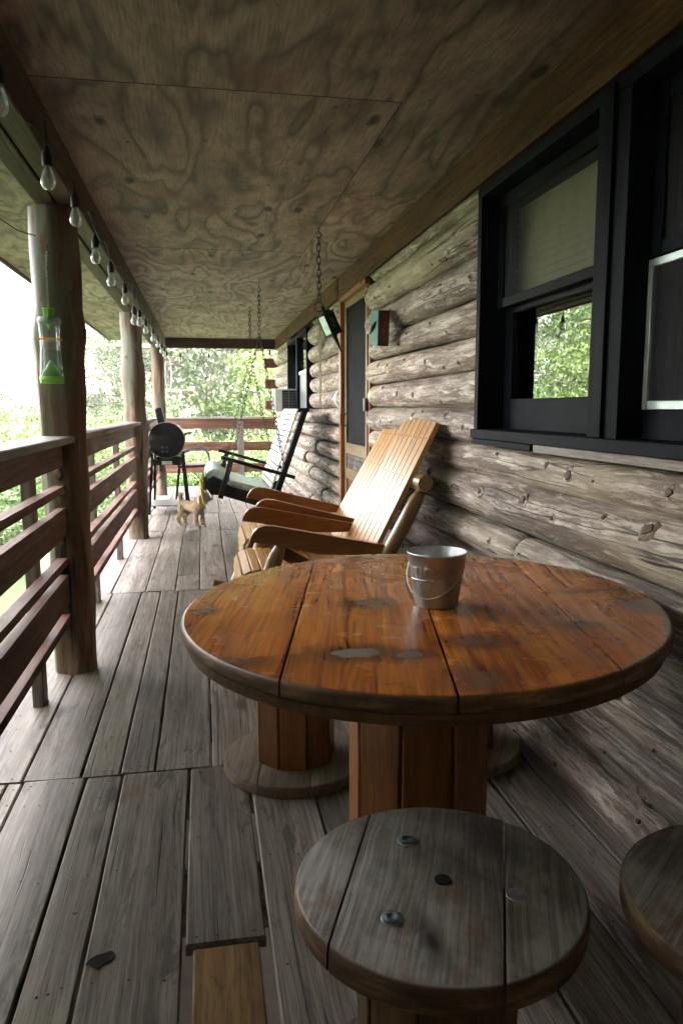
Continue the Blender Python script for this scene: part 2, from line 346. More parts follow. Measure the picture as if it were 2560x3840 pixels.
    m.p(base=c, rough=m.math('MAXIMUM', rbase, m.math('MULTIPLY', wr, .7)), normal=m.bump(m.math('SUBTRACT', m.math('ADD', m.math('MULTIPLY', fine, .5 if orange else 1.3), rg), m.math('MULTIPLY', m.mr(sc, .755, .79), .6)), .07 if orange else .35, .0015))
    return m

# ------------------------------------------------------------------ mesh builder
class MB:
    def __init__(s): s.v = []; s.f = []; s.g = []; s.t = []; s.k = []; s.sm = []
    def add(s, vs, fs, gs, tone=None, knot=None, smooth=False, off=None):
        b = len(s.v); tone = random.random() if tone is None else tone
        off = off or (random.uniform(-20, 20), random.uniform(-20, 20), random.uniform(-20, 20))
        s.v += [tuple(a) for a in vs]; s.f += [tuple(i+b for i in f) for f in fs]
        s.g += [(a[0]+off[0], a[1]+off[1], a[2]+off[2]) for a in gs]; s.t += [tone]*len(vs)
        s.k += (knot if isinstance(knot, list) else [knot or 0.]*len(vs)); s.sm += [smooth]*len(fs)
    def box(s, c, size, rot=None, bev=.004, tone=None, axis=None, jit=0., off=None, knot=None):
        hx, hy, hz = (a/2 for a in size); b = min(bev, hx*.9, hy*.9, hz*.9)
        ax = axis if axis is not None else max(range(3), key=lambda i: size[i])
        vs = []; idx = {}
        for sx in (-1, 1):
            for sy in (-1, 1):
                for sz in (-1, 1):
                    for a in range(3):
                        p = [sx*hx, sy*hy, sz*hz]
                        for j in range(3):
                            if j != a: p[j] -= (sx, sy, sz)[j]*b
                        idx[(sx, sy, sz, a)] = len(vs); vs.append(Vector(p))
        fs = []
        def quad(a, s_):
            o = [j for j in range(3) if j != a]
            q = []
            for u, v in ((-1,-1),(1,-1),(1,1),(-1,1)):
                key = [0,0,0]; key[a] = s_; key[o[0]] = u; key[o[1]] = v
                q.append(idx[(*key, a)])
            if (a == 1) == (s_ == 1): q.reverse()
            fs.append(q)
        for a in range(3):
            for s_ in (-1, 1): quad(a, s_)
        for a in range(3):       # edges along axis a
            o = [j for j in range(3) if j != a]
            for u in (-1, 1):
                for v in (-1, 1):
                    k0 = [0,0,0]; k0[o[0]] = u; k0[o[1]] = v; k1 = list(k0); k0[a] = -1; k1[a] = 1
                    q = [idx[(*k0, o[0])], idx[(*k1, o[0])], idx[(*k1, o[1])], idx[(*k0, o[1])]]
                    n = (vs[q[1]]-vs[q[0]]).cross(vs[q[2]]-vs[q[1]])
                    cc = Vector([0,0,0]); cc[o[0]] = u; cc[o[1]] = v
                    if n.dot(cc) < 0: q.reverse()
                    fs.append(q)
        for sx in (-1, 1):
            for sy in (-1, 1):
                for sz in (-1, 1):
                    q = [idx[(sx, sy, sz, a)] for a in range(3)]
                    n = (vs[q[1]]-vs[q[0]]).cross(vs[q[2]]-vs[q[1]])
                    if n.dot(Vector((sx, sy, sz))) < 0: q.reverse()
                    fs.append(q)
        perm = [ax] + [j for j in range(3) if j != ax]
        gs = [(v[perm[0]], v[perm[1]], v[perm[2]]) for v in vs]
        if jit: vs = [v + Vector([random.uniform(-jit, jit) for _ in range(3)]) for v in vs]
        c = Vector(c)
        vs = [(rot @ v if rot else v) + c for v in vs]
        s.add(vs, fs, gs, tone, knot=knot, off=off)
    def beam(s, p0, p1, w, h, upv=(0,0,1), **kw):
        p0, p1 = Vector(p0), Vector(p1); d = p1-p0; L = d.length; y = d.normalized()
        x = y.cross(Vector(upv)).normalized(); z = x.cross(y)
        rot = Matrix((x, y, z)).transposed()
        s.box((p0+p1)/2, (w, L, h), rot, axis=1, **kw)
    def tube(s, pts, rads, seg=10, caps=True, tone=None, capknot=0., closed=False, wob=0., flat=1., seed=0, capbulge=0.):
        pts = [Vector(p) for p in pts]; n = len(pts)
        if not isinstance(rads, (list, tuple)): rads = [rads]*n
        tans = []
        for i in range(n):
            if closed: a, b = pts[(i-1) % n], pts[(i+1) % n]
            else: a, b = pts[max(0, i-1)], pts[min(n-1, i+1)]
            tans.append((b-a).normalized())
        t0 = tans[0]; ref = Vector((0, 0, 1)) if abs(t0.z) < .9 else Vector((1, 0, 0))
        x = t0.cross(ref).normalized()
        vs, gs, kn = [], [], []; L = 0; rings = []
        for i in range(n):
            if i:
                L += (pts[i]-pts[i-1]).length
                x = (x - tans[i]*x.dot(tans[i])).normalized()
            y = tans[i].cross(x)
            ring = []
            for j in range(seg):
                a = 2*math.pi*j/seg
                r = rads[i]
                if wob: r *= 1 + wob*mn.noise(Vector((L*3+seed, math.cos(a)*1.3+seed, math.sin(a)*1.3)))
                ring.append(len(vs)); vs.append(pts[i] + (x*math.cos(a) + y*math.sin(a)*flat)*r)
                gs.append((L, math.cos(a)*rads[i], math.sin(a)*rads[i])); kn.append(0.)
            rings.append(ring)
        fs = []
        m_ = n if closed else n-1
        for i in range(m_):
            a, b = rings[i], rings[(i+1) % n]
            for j in range(seg): fs.append((a[j], a[(j+1) % seg], b[(j+1) % seg], b[j]))
        nside = len(fs)
        s.add(vs, fs, gs, tone, kn, True)
        if caps and not closed:
            off = None
            for e, rg, sg in ((0, rings[0], -1), (n-1, rings[-1], 1)):
                cv = [vs[i] for i in rg]; ctr = pts[e] + tans[e]*sg*capbulge
                cv2 = cv + [ctr]; fcs = [((j, (j+1) % seg, seg) if sg > 0 else ((j+1) % seg, j, seg)) for j in range(seg)]
                s.add(cv2, fcs, [(p.x*.0+ (p-ctr).length, p.y, p.z) for p in cv2], tone, [capknot]*len(cv2), False)
    def lathe(s, prof, c=(0,0,0), seg=32, ax=1., by=1., rot=0., tone=None, smooth=True, off=None, gmode='xy', mat=None):
        vs, gs = [], []; c = Vector(c); cr, sr = math.cos(rot), math.sin(rot)
        for (r, z) in prof:
            for j in range(seg):
                a = 2*math.pi*j/seg; x, y = r*ax*math.cos(a), r*by*math.sin(a)
                x, y = x*cr-y*sr, x*sr+y*cr
                p = Vector((x, y, z)); 
                if mat: p = mat @ p
                vs.append(p+c); gs.append((y, x, z))
        fs = []
        for i in range(len(prof)-1):
            for j in range(seg):
                a, b = i*seg+j, i*seg+(j+1) % seg
                fs.append((a, b, b+seg, a+seg))
        if prof[0][0] > 1e-6: fs.append(tuple(reversed(range(seg))))
        if prof[-1][0] > 1e-6: fs.append(tuple((len(prof)-1)*seg+j for j in range(seg)))
        s.add(vs, fs, gs, tone, None, smooth, off)
    def prism(s, poly, a0, a1, fn, tone=None, smooth=False):
        """poly: 2D outline; fn(u, v, w) -> point; extruded along w from a0 to a1"""
        n = len(poly); vs = [fn(u, v, a0) for u, v in poly] + [fn(u, v, a1) for u, v in poly]
        gs = [(u, v, a0) for u, v in poly] + [(u, v, a1) for u, v in poly]
        fs = [tuple(range(n)), tuple(reversed(range(n, 2*n)))] + [(i, i+n, (i+1) % n + n, (i+1) % n) for i in range(n)]
        s.add(vs, fs, gs, tone, None, smooth)
    def ball(s, c, r, seg=12, tone=None, knot=0.):
        prof = []; n = seg//2
        c = Vector(c); r = Vector(r) if not isinstance(r, (int, float)) else Vector((r, r, r))
        vs, fs = [], []
        for i in range(n+1):
            t = math.pi*i/n
            for j in range(seg):
                a = 2*math.pi*j/seg
                vs.append(c + Vector((r.x*math.sin(t)*math.cos(a), r.y*math.sin(t)*math.sin(a), r.z*math.cos(t))))
        for i in range(n):
            for j in range(seg):
                a, b = i*seg+j, i*seg+(j+1) % seg; fs.append((a, a+seg, b+seg, b))
        s.add(vs, fs, [tuple(v-c) for v in vs], tone, knot, True)
    def build(s, name, mat, parent=None, org=None, recalc=True, angle=40):
        if org is None: org = (0, 0, 0)
        me = bpy.data.meshes.new(name)
        me.from_pydata([(v[0]-org[0], v[1]-org[1], v[2]-org[2]) for v in s.v], [], s.f)
        if recalc:
            bm = bmesh.new(); bm.from_mesh(me); bmesh.ops.recalc_face_normals(bm, faces=bm.faces); bm.to_mesh(me); bm.free()
        a = me.attributes.new('gc', 'FLOAT_VECTOR', 'POINT'); a.data.foreach_set('vector', [x for g in s.g for x in g])
        a = me.attributes.new('tone', 'FLOAT', 'POINT'); a.data.foreach_set('value', s.t)
        a = me.attributes.new('knot', 'FLOAT', 'POINT'); a.data.foreach_set('value', s.k)
        me.polygons.foreach_set('use_smooth', [True]*len(me.polygons))
        try: me.set_sharp_from_angle(angle=R(angle))
        except Exception: pass
        mm = mat.m if isinstance(mat, NT) else mat
        if mm: me.materials.append(mm)
        me.update()
        o = bpy.data.objects.new(name, me); COL.objects.link(o)
        if parent is not None: o.parent = parent
        else: o.location = org
        return o

def thing(name, label, cat, loc=(0,0,0), group=None, rz=0.):
    o = bpy.data.objects.new(name, None); COL.objects.link(o); o.location = loc; o.rotation_euler = (0, 0, rz); o.empty_display_size = .1
    o['label'] = label; o['category'] = cat
    if group: o['group'] = group
    return o
def tag(o, label, cat, group=None):
    o['label'] = label; o['category'] = cat
    if group: o['group'] = group
    return o
def struct(o): o['kind'] = 'structure'; return o
def copy_tree(o, parent=None):
    c = o.copy(); COL.objects.link(c); c.parent = parent
    for ch in list(o.children): copy_tree(ch, c)
    return c
def sub(org):
    return org

# ================================================================== GROUND
GZ = -1.75
mb = MB(); nx = 60
vs, fs = [], []
xs = [-160+320*i/nx for i in range(nx+1)]; ys = [-60+320*i/nx for i in range(nx+1)]
for y in ys:
    for x in xs:
        d = math.hypot(x, y-5)
        z = GZ + 1.1*mn.noise(Vector((x*.03, y*.03, 2)))*min(1, d/60) - .012*max(0, d-8)*.5
        vs.append((x, y, z))
for j in range(nx):
    for i in range(nx):
        a = j*(nx+1)+i; fs.append((a, a+1, a+nx+2, a+nx+1))
mb.add(vs, fs, vs, .5, off=(0,0,0))
m = NT('lawn'); tc = m.n('ShaderNodeTexCoord').outputs['Object']
n1 = m.noise(tc, .35, 5, .6); n2 = m.noise(tc, 9., 6, .7); n3 = m.noise(m.scale(tc, (60, 60, 60)), 1., 3, .6)
c = m.mix(m.mr(n2, .3, .7), (.022,.046,.010), (.050,.085,.022)); c = m.mix(m.mr(n1, .52, .70, 0, .6), c, (.12,.10,.065)); c = m.mix(m.mr(n3, .5, .7, 0, .5), c, (.10,.145,.05))
m.p(base=c, rough=.9, normal=m.bump(m.math('ADD', n2, n3), .8, .03)); M['lawn'] = m
struct(mb.build('ground', M['lawn']))
M['matte'] = plain('darkened_dirt', (.07,.055,.042), .95, 0, .3, 8, .5)
mb = MB(); mb.box((.6, 5.2, GZ+.02), (3.4, 14.6, .3), bev=.05); struct(mb.build('soil', M['matte']))  # soil added and darkened so the deck gaps show dark
mb = MB()
for q in range(68): mb.box((-.86, -1.9+.215*q, -.86), (.02, .208, 1.35), axis=2, bev=.003)  # skirting added to keep light out from under the deck
sk = mb

# ================================================================== DECK
rows = [(-1.75, 2.498, [-.80,-.66,-.612,-.412,-.293,-.0755,.1215,.322,.52,.71,.905,1.08,1.19]),
        (2.504, 5.12, [-.80,-.618,-.431,-.305,-.189,.0005,.20,.39,.585,.785,.97,1.19]),
        (5.128, 7.69, [-.80,-.63,-.407,-.213,-.05,.146,.33,.52,.72,.92,1.19]),
        (7.698, 8.98, [-.80,-.60,-.40,-.205,-.046,.152,.34,.54,.72,.90,1.19]),
        (8.988, 10.70, [-.80,-.63,-.46,-.295,-.13,.013,.17,.33,.52,.71,.93,1.19]),
        (10.708, 12.15, [-.80,-.62,-.45,-.30,-.11,.06,.24,.42,.61,.80,1.0,1.19])]
mb = MB(); nails = MB(); holes = MB()
def plank(x0, x1, y0, y1, dz=0.):
    """board with slightly wavy edges, split lengthwise into strips so it cups"""
    ny = max(2, int((y1-y0)/.22)); sd = random.random()*50
    w0 = lambda y: .0022*mn.noise(Vector((y*1.7, sd, 0)))+.0012*mn.noise(Vector((y*9, sd, 0)))
    w1 = lambda y: .0022*mn.noise(Vector((y*1.7, sd+9, 0)))+.0012*mn.noise(Vector((y*9, sd+9, 0)))
    vs, gs, fs = [], [], []; th = .03; prof = [(0, -th), (0, -.004), (.004, 0), (.5, None), (1-.004, 0), (1, -.004), (1, -th)]
    zt = dz + random.uniform(-.0018, .0018); tilt = random.uniform(-.002, .002); bow = random.uniform(-.0015, .0022)
    skew = random.uniform(-.004, .004)
    for i in range(ny+1):
        y = y0+(y1-y0)*i/ny
        xa, xb = x0+w0(y), x1+w1(y)
        for (u, z) in prof:
            if z is None: z = bow
            uu_ = {.004: .004/(xb-xa), 1-.004: 1-.004/(xb-xa)}.get(u, u)
            x = xa+(xb-xa)*uu_
            vs.append((x, y + skew*(u-.5)*(1 if i in (0, ny) else 0), z+zt+tilt*(u-.5))); gs.append((y, x, z))
    k_ = len(prof)
    for i in range(ny):
        for j in range(k_-1): fs.append((i*k_+j, i*k_+j+1, (i+1)*k_+j+1, (i+1)*k_+j))
    fs.append(tuple(range(k_))); fs.append(tuple(ny*k_+j for j in reversed(range(k_))))
    mb.add(vs, fs, gs, None)
    for yy_ in [y0+.03, y1-.03] + [y0+.03+.406*q for q in range(1, int((y1-y0)/.406)+1)]:
        if yy_ > y1-.02: continue
        for xx_ in (x0+.03, (x0+x1)/2+random.uniform(-.02,.02), x1-.03):
            if x1-x0 < .1 and xx_ != x0+.03: continue
            nails.lathe([(0, .0016), (.0026, .0014), (.0032, .0)], (xx_+random.uniform(-.006,.006), yy_+random.uniform(-.012,.012), zt+bow*.8+.0004), 7, tone=.5)
G = .0035
for (y0, y1, xs_) in rows:
    for a, b in zip(xs_[:-1], xs_[1:]):
        if y0 < 0 and abs(a+.0755) < .001:      # the gap with the patched-in board
            plank(a+.006, b-.007, 1.628, y1); continue
        if y0 > 5.12 and y0 < 5.2 and abs(a+.213) < .001:
            plank(a+G, b-G, 5.60, y1); mb_ = plank(a+G, b-G, y0, 5.592); continue
        plank(a+G, b-G, y0+random.uniform(0, .006), y1-random.uniform(0, .006))
for x_ in (-.78,-.3,.3,.9):
    pass
floor = struct(mb.build('floor', M['deck']))
nails.build('nail_heads', M['nail'], floor)
# joists and rim seen through the gaps
mb = MB()
for y in [-1.7+.61*i for i in range(23)]:
    mb.box((.2, y, -.125), (1.98, .04, .18), axis=0)
mb.box((-.81, 5.2, -.125), (.035, 13.9, .19), axis=1)
mb.build('joists', M['beam'], floor)
sk.build('light_skirt', M['deck'], floor)
mb = MB(); mb.box((.022, .0, -.016), (.149, 3.225, .03), bev=.004, axis=1, tone=.5)
pb_ = mb
mb = MB(); ring = []
for q in range(22):
    a = 2*math.pi*q/22; ring.append((-.255+.027*math.cos(a)*(1+.35*mn.noise(Vector((a, 2, 1))))+.012*math.sin(a), 1.61+.022*math.sin(a)*(1+.4*mn.noise(Vector((a*1.3, 5, 1)))), .0036))
mb.add(ring+[(-.255, 1.61, .0034)], [(q, (q+1) % 22, 22) for q in range(22)], ring+[(0, 0, 0)], .5)
mb.build('painted_knot_hole', M['hole'], floor); mb = pb_  # flat black patch painted on for the dark of a hole
tag(mb.build('patch_board', M['patch'], org=(.022, .8, 0)), 'newer brown patch board set in the grey deck beside two dark gaps', 'board')

mb = MB(); rd_ = random.Random(12)
for q in range(170):
    x, y = rd_.uniform(-.76, 1.1), rd_.uniform(.9, 9) ; s_ = rd_.uniform(.002, .007); a = rd_.uniform(0, 6.3)
    mb.box((x, y, .0045+s_*.15), (s_, s_*rd_.uniform(.5, 2.2), s_*.4), Matrix.Rotation(a, 3, 'Z'), bev=.0004)
M['chips'] = plain('bark_chips', (.16,.12,.08), .9, 0, .6, 90)
dbr = mb.build('debris', M['chips']); dbr['kind'] = 'stuff'
# ================================================================== CABIN
cab = thing('log_cabin', 'weathered grey log cabin wall with dark windows and screen door along the porch', 'cabin', (1.2, 5, 0))
CO = (1.2, 5, 0)
seams = [-.02, .15, .30, .45, .60, .75, .905, 1.07, 1.223, 1.38, 1.535, 1.685, 1.865, 2.06, 2.23]
logs = MB()
random.seed(21)
def knot_on(x, y, z, r, cx, cz, ang):
    n = Vector((math.cos(ang), 0, math.sin(ang)))
    p = Vector((cx, y, cz)) + n*r
    kr = random.choice([.006, .008, .010, .012, .015, .021])
    # swollen collar, then a sawn stub
    t = Vector((0, 1, 0)); b = n.cross(t)
    for (h, w_, kk) in ((.002, kr*1.8, .10), (.009, kr*1.0, 1.)):
        vs = []; seg = 10
        base = p - n*.015
        jr = [random.uniform(.75, 1.2) for _ in range(seg)]
        ring0 = [base + (t*math.cos(2*math.pi*j/seg)*1.6 + b*math.sin(2*math.pi*j/seg))*w_*jr[j] for j in range(seg)]
        ring1 = [p + n*h*.6 + (t*math.cos(2*math.pi*j/seg)*1.3 + b*math.sin(2*math.pi*j/seg))*w_*.72*jr[j] for j in range(seg)]
        vs = ring0 + ring1 + [p+n*h]
        fs = [(j, (j+1) % seg, (j+1) % seg+seg, j+seg) for j in range(seg)] + [(j+seg, (j+1) % seg+seg, 2*seg) for j in range(seg)]
        logs.add(vs, fs, [tuple(v) for v in vs], random.random(), [kk]*len(vs), True)
def add_log(y0, y1, z0, z1, bulge=0., endr=True, tap=0.):
    cz = (z0+z1)/2; r0_ = (z1-z0)/2-.003+bulge; n = max(4, int((y1-y0)/.09)); seg = 26
    cx = 1.187 if z1 < 2.1 else 1.212; sd = random.random()*100; pts, rads = [], []
    hz = (z1-z0)/2
    vs, gs, kn = [], [], []; fs = []
    ys_ = [y0+(y1-y0)*i/n for i in range(n+1)]
    if endr: ys_ = [y0, y0+.012, y0+.04] + ys_[1:-1] + [y1-.04, y1-.012, y1]
    for i, y in enumerate(ys_):
        rs = 1.
        if endr:
            e = min(y-y0, y1-y)
            if e < .005: rs = .80
            elif e < .02: rs = .92
            elif e < .05: rs = .985
        t = (y-y0)/(y1-y0)-.5
        r = (r0_ + tap*t)*(1+.06*mn.noise(Vector((y*1.1, sd, 0))))*rs
        ox = .008*mn.noise(Vector((y*.8, sd, 5))); oz = .008*mn.noise(Vector((y*.8, sd, 9)))
        for j in range(seg):
            a = 2*math.pi*j/seg
            rr_ = r*(1+.05*mn.noise(Vector((y*2.6, math.cos(a)*1.2+sd, math.sin(a)*1.2))) + .022*mn.noise(Vector((y*11, math.cos(a)*3+sd, math.sin(a)*3))))
            vs.append((cx+ox+rr_*math.cos(a), y, cz+oz+rr_*math.sin(a))); gs.append((y, .1*math.cos(a), .1*math.sin(a))); kn.append(0.)
    for i in range(len(ys_)-1):
        for j in range(seg): fs.append((i*seg+j, i*seg+(j+1) % seg, (i+1)*seg+(j+1) % seg, (i+1)*seg+j))
    logs.add(vs, fs, gs, None, kn, True)
    for k_, sg in ((0, -1), (len(ys_)-1, 1)):
        ring = [Vector(vs[k_*seg+j]) for j in range(seg)]; ctr = Vector((cx, ys_[k_]+sg*.004, cz))
        logs.add(ring+[ctr], [(j, (j+1) % seg, seg) for j in range(seg)], [(p.x*3, p.y, p.z*3) for p in ring+[ctr]], None, [.85]*(seg+1), False)
    y = y0+random.uniform(.08, .3)
    while y < y1-.06:
        if z1 > 2.1: break
        knot_on(0, y, 0, r0_*1.0, cx+.008*mn.noise(Vector((y*.8, sd, 5))), cz+.008*mn.noise(Vector((y*.8, sd, 9))), math.pi + random.uniform(-.75, .75))
        y += random.uniform(.14, .46)
for i in range(len(seams)-1):
    a, b = seams[i], seams[i+1]
    jt = lambda s=.025: random.uniform(-s, s)
    if b <= 1.08:       # below the windows
        if i in (4,): add_log(-1.8, 2.62, a, b-.002, .002); add_log(2.625, 5.16, a, b, .0)
        elif i == 5: add_log(-1.8, 5.17, a+.01, b+.045, .006, tap=-.03)
        elif i == 6: add_log(-1.8, 5.16, a+.03, b, .004, tap=.012)
        else: add_log(-1.8, 5.17, a, b, random.uniform(-.004, .008), tap=jt(.012))
        sp = random.uniform(7., 9.2)
        add_log(6.19+abs(jt()), sp, a, b, random.uniform(-.012, -.002)); add_log(sp+.02, 11.9, a, b, random.uniform(.004, .014))
    else:
        add_log(3.0+jt(.01), 5.2+jt(.02), a, b, random.uniform(-.002, .006), tap=jt(.01))
        add_log(6.19+jt(.02), 8.03+jt(), a, b, random.uniform(-.002, .008), tap=jt(.01)) if b < 2.0 or True else None
        if b > 1.225: add_log(9.96+jt(.02), 11.9, a, b, random.uniform(-.002, .008))
        else: add_log(8.05, 11.9, a, b, 0)
        add_log(-1.8, .97, a, b, 0)
logs.build('log_wall', M['log'], cab, CO)
# backing behind the logs, leaving window and door openings; roof over it; dark room behind
mb = MB()
def panel(y0, y1, z0, z1): mb.box((1.235, (y0+y1)/2, (z0+z1)/2), (.02, y1-y0, z1-z0), bev=.001)
panel(-1.8, 5.2, -.3, 1.08); panel(-1.8, .98, 1.08, 2.4); panel(2.96, 5.2, 1.08, 2.4); panel(.98, 2.96, 2.07, 2.4)
panel(5.2, 6.14, 2.1, 2.4); panel(6.14, 11.9, -.3, 1.2); panel(6.14, 8.08, 1.2, 2.4); panel(9.93, 11.9, 1.2, 2.4); panel(8.08, 9.93, 2.04, 2.4)
mb.build('wall_backing', M['dark_room'], cab, CO)
mb = MB()
for (c_, s_) in (((2.9, 5, -.3), (3.3, 13.9, .05)), ((2.9, 5, 2.6), (3.3, 13.9, .05)), ((4.55, 5, 1.1), (.05, 13.9, 3.2)), ((2.9, -1.85, .8), (3.3, .08, 3.9)), ((2.9, 11.95, .8), (3.3, .08, 3.9))):
    mb.box(c_, s_, bev=.001)
mb.build('inner_room', M['dark_room'], cab, CO)
for z in [a for a in (.25, .56, .895, 1.197, 1.523, 1.843)]:
    mb = MB(); mb.box((1.09, 11.99, z+.073), (.25, .13, .143), bev=.006); mb.build('corner_timber', M['timber'], cab, CO)
mb = MB()
mb.box((1.108, 2.2, 2.178), (.022, 7.98, .165), axis=1, bev=.003); mb.box((1.106, 8.9, 2.178), (.024, 5.38, .165), axis=1, bev=.003)
mb.build('header_board', M['header'], cab, CO)

# unseen log wall added behind the camera to darken the near end
mb = MB()
for i in range(-11, 29): mb.tube([(-4.6 if i < 15 else -1.2, -.75, .075+.155*i), (1.2, -.75, .075+.155*i)], .085, 14, wob=.05, seed=i)
mb.box((-1.7, -.86, 1.0), (5.8, .06, 6.6), bev=.01)
mb.build('shade_wall', M['log'], cab, CO)
# roof; unseen gable and left wing added to throw shade beside the porch
mb = MB(); mb.box((1.6, 5, 2.62), (6.4, 14.6, .05)); mb.prism([(-1.5, 2.66), (4.6, 6.6), (10.7, 2.66)], -2.3, 12.3, lambda u, v, w_: (u, w_, v)); mb.prism([(-.6, 2.66), (-5.6, 2.3), (-5.6, 2.4), (-3.3, 4.2)], -3.3, -.6, lambda u, v, w_: (u, w_, v)); mb.box((-1.36, 5, 2.42), (.03, 14.6, .36))
mb.box((-.1, 12.3, 2.47), (2.6, .03, .30)); mb.build('roof', M['roof'], cab, CO)

# ceiling sheets
mb = MB()
def sheet(x0, x1, y0, y1, z=2.262):
    n_ = 8; vs, gs, fs = [], [], []; ox, oy = random.uniform(0, 60), random.uniform(0, 60)
    sag = random.uniform(.0, .004)
    for j in range(n_+1):
        for i in range(n_+1):
            u, v = i/n_, j/n_; x, y = x0+(x1-x0)*u, y0+(y1-y0)*v
            vs.append((x, y, z - sag*math.sin(math.pi*u)*math.sin(math.pi*v*2)**2)); gs.append((y, x, 0))
    for j in range(n_):
        for i in range(n_): a = j*(n_+1)+i; fs.append((a, a+n_+1, a+n_+2, a+1))
    mb.add(vs, fs, gs, random.random(), off=(ox, oy, 0), smooth=True)
    # edges
    for (c_, s_) in (((x0+x1)/2, (y0+y1)/2),):pass
Ys = [-1.9, .23, 2.672, 5.27, 7.68, 10.1, 11.75]
for a, b in zip(Ys[:-1], Ys[1:]): sheet(-.53, .698, a+(.022 if 2 < a < 3 else .009), b-.003, 2.262 - (.007 if a < 2 else .0))
Y2 = [-1.9, 1.4, 3.84, 6.28, 8.7, 11.75]
for a, b in zip(Y2[:-1], Y2[1:]): sheet(.702, 1.20, a+.001, b-.001, 2.2625)
Y3 = [-1.9, .6, 3.0, 5.45, 7.9, 10.3, 12.28]
for a, b in zip(Y3[:-1], Y3[1:]): sheet(-1.36, -.66, a+.001, b-.001, 2.262)
ceil = struct(mb.build('ceiling', M['ply'], recalc=False))
mb = MB(); mb.box((-.08, 5.15, 2.31), (2.56, 14.2, .016), bev=.001); mb.build('ceiling_backing', M['hole'], ceil)  # blackened so the gaps between sheets look deep in shade

# beams
bt = thing('porch_beam', 'long doubled wood beam under the eave resting on three log posts', 'beam', (-.6, 5, 2.08))
BO = (-.6, 5, 2.08)
for x0, x1, z0, z1 in ((-.590, -.510, 2.09, 2.259), (-.680, -.596, 2.085, 2.259)):
    mb = MB()
    for a, b in ((-1.85, 3.6), (3.605, 7.33), (7.335, 12.0)): mb.box(((x0+x1)/2, (a+b)/2, (z0+z1)/2), (x1-x0, b-a, z1-z0), axis=1, bev=.005)
    mb.build('beam_board', M['beam'], bt, BO)
mb = MB(); mb.box((.30, 11.78, 2.187), (1.62, .06, .145), axis=0, bev=.004)
tag(mb.build('end_beam', M['darkbeam'], org=(.3, 11.78, 2.12)), 'dark red-brown cross beam at the far end of the porch ceiling', 'beam')

# posts
def post(loc, top, prof, label, seed):
    mb = MB(); n = 44; pts, rads = [], []
    for i in range(n+1):
        z = top*i/n; x = loc[0]+.008*mn.noise(Vector((z*1.3, seed, 0))); y = loc[1]+.008*mn.noise(Vector((z*1.3, seed, 4)))
        r = 0
        for (za, ra), (zb, rb) in zip(prof[:-1], prof[1:]):
            if za <= z <= zb: t = (z-za)/(zb-za); t = t*t*(3-2*t); r = ra+(rb-ra)*t
        pts.append((x, y, z)); rads.append(r or prof[-1][1])
    mb.tube(pts, rads, 40, wob=.16, seed=seed)
    for i_, v_ in enumerate(mb.v[:len(pts)*40]):
        j_ = i_ % 40; p_ = pts[i_//40]; a_ = 2*math.pi*j_/40; d_ = Vector(v_)-Vector(p_); f_ = .05*mn.noise(Vector((p_[2]*1.6, math.cos(a_)*3.5+seed, math.sin(a_)*3.5))) - .035*max(0, 1-abs(math.sin(a_*2.5+seed+.25*p_[2]))*7)
        mb.v[i_] = tuple(Vector(p_)+d_*(1+f_))
    t = thing('porch_post', label, 'post', loc)
    mb.build('trunk', M['post'], t, loc)
    for q in range(5):
        kb = MB()
        z = random.uniform(.4, 1.95); a = -math.pi/2 + random.uniform(-1.1, 1.1)
        n_ = Vector((math.cos(a), math.sin(a), 0)); c = Vector(loc)+Vector((0, 0, z))+n_*.088
        kr = random.uniform(.010, .022)
        tt = Vector((0, 0, 1)); bb = n_.cross(tt)
        ring = [c + (tt*math.cos(k_*.628)*1.3+bb*math.sin(k_*.628))*kr for k_ in range(10)]
        r2 = [p + n_*.010 + (c-p)*.25 for p in ring]
        kb.add(ring+r2+[c+n_*.012], [(k_, (k_+1) % 10, (k_+1) % 10+10, k_+10) for k_ in range(10)]+[(k_+10, (k_+1) % 10+10, 20) for k_ in range(10)], [tuple(p) for p in ring+r2+[c]], .2, None, True)
        kb.build('knot', M['post'], t, loc)
    return t
G1 = 'log posts holding the porch roof'
post((-.622, 3.63, 0), 2.085, [(0, .096), (.5, .102), (1.1, .097), (1.42, .106), (1.55, .122), (1.68, .104), (2.1, .098)], 'thick log post in the foreground with a green insect trap hanging on it', 3)
post((-.622, 7.34, 0), 2.085, [(0, .094), (.6, .098), (1.0, .108), (1.3, .098), (1.62, .108), (1.7, .096), (2.1, .092)], 'middle log post standing beside the black barrel grill', 17)
post((-.600, 11.05, 0), 2.085, [(0, .085), (1., .09), (1.7, .09), (2.1, .094)], 'farthest log post at the corner of the porch railing', 29)

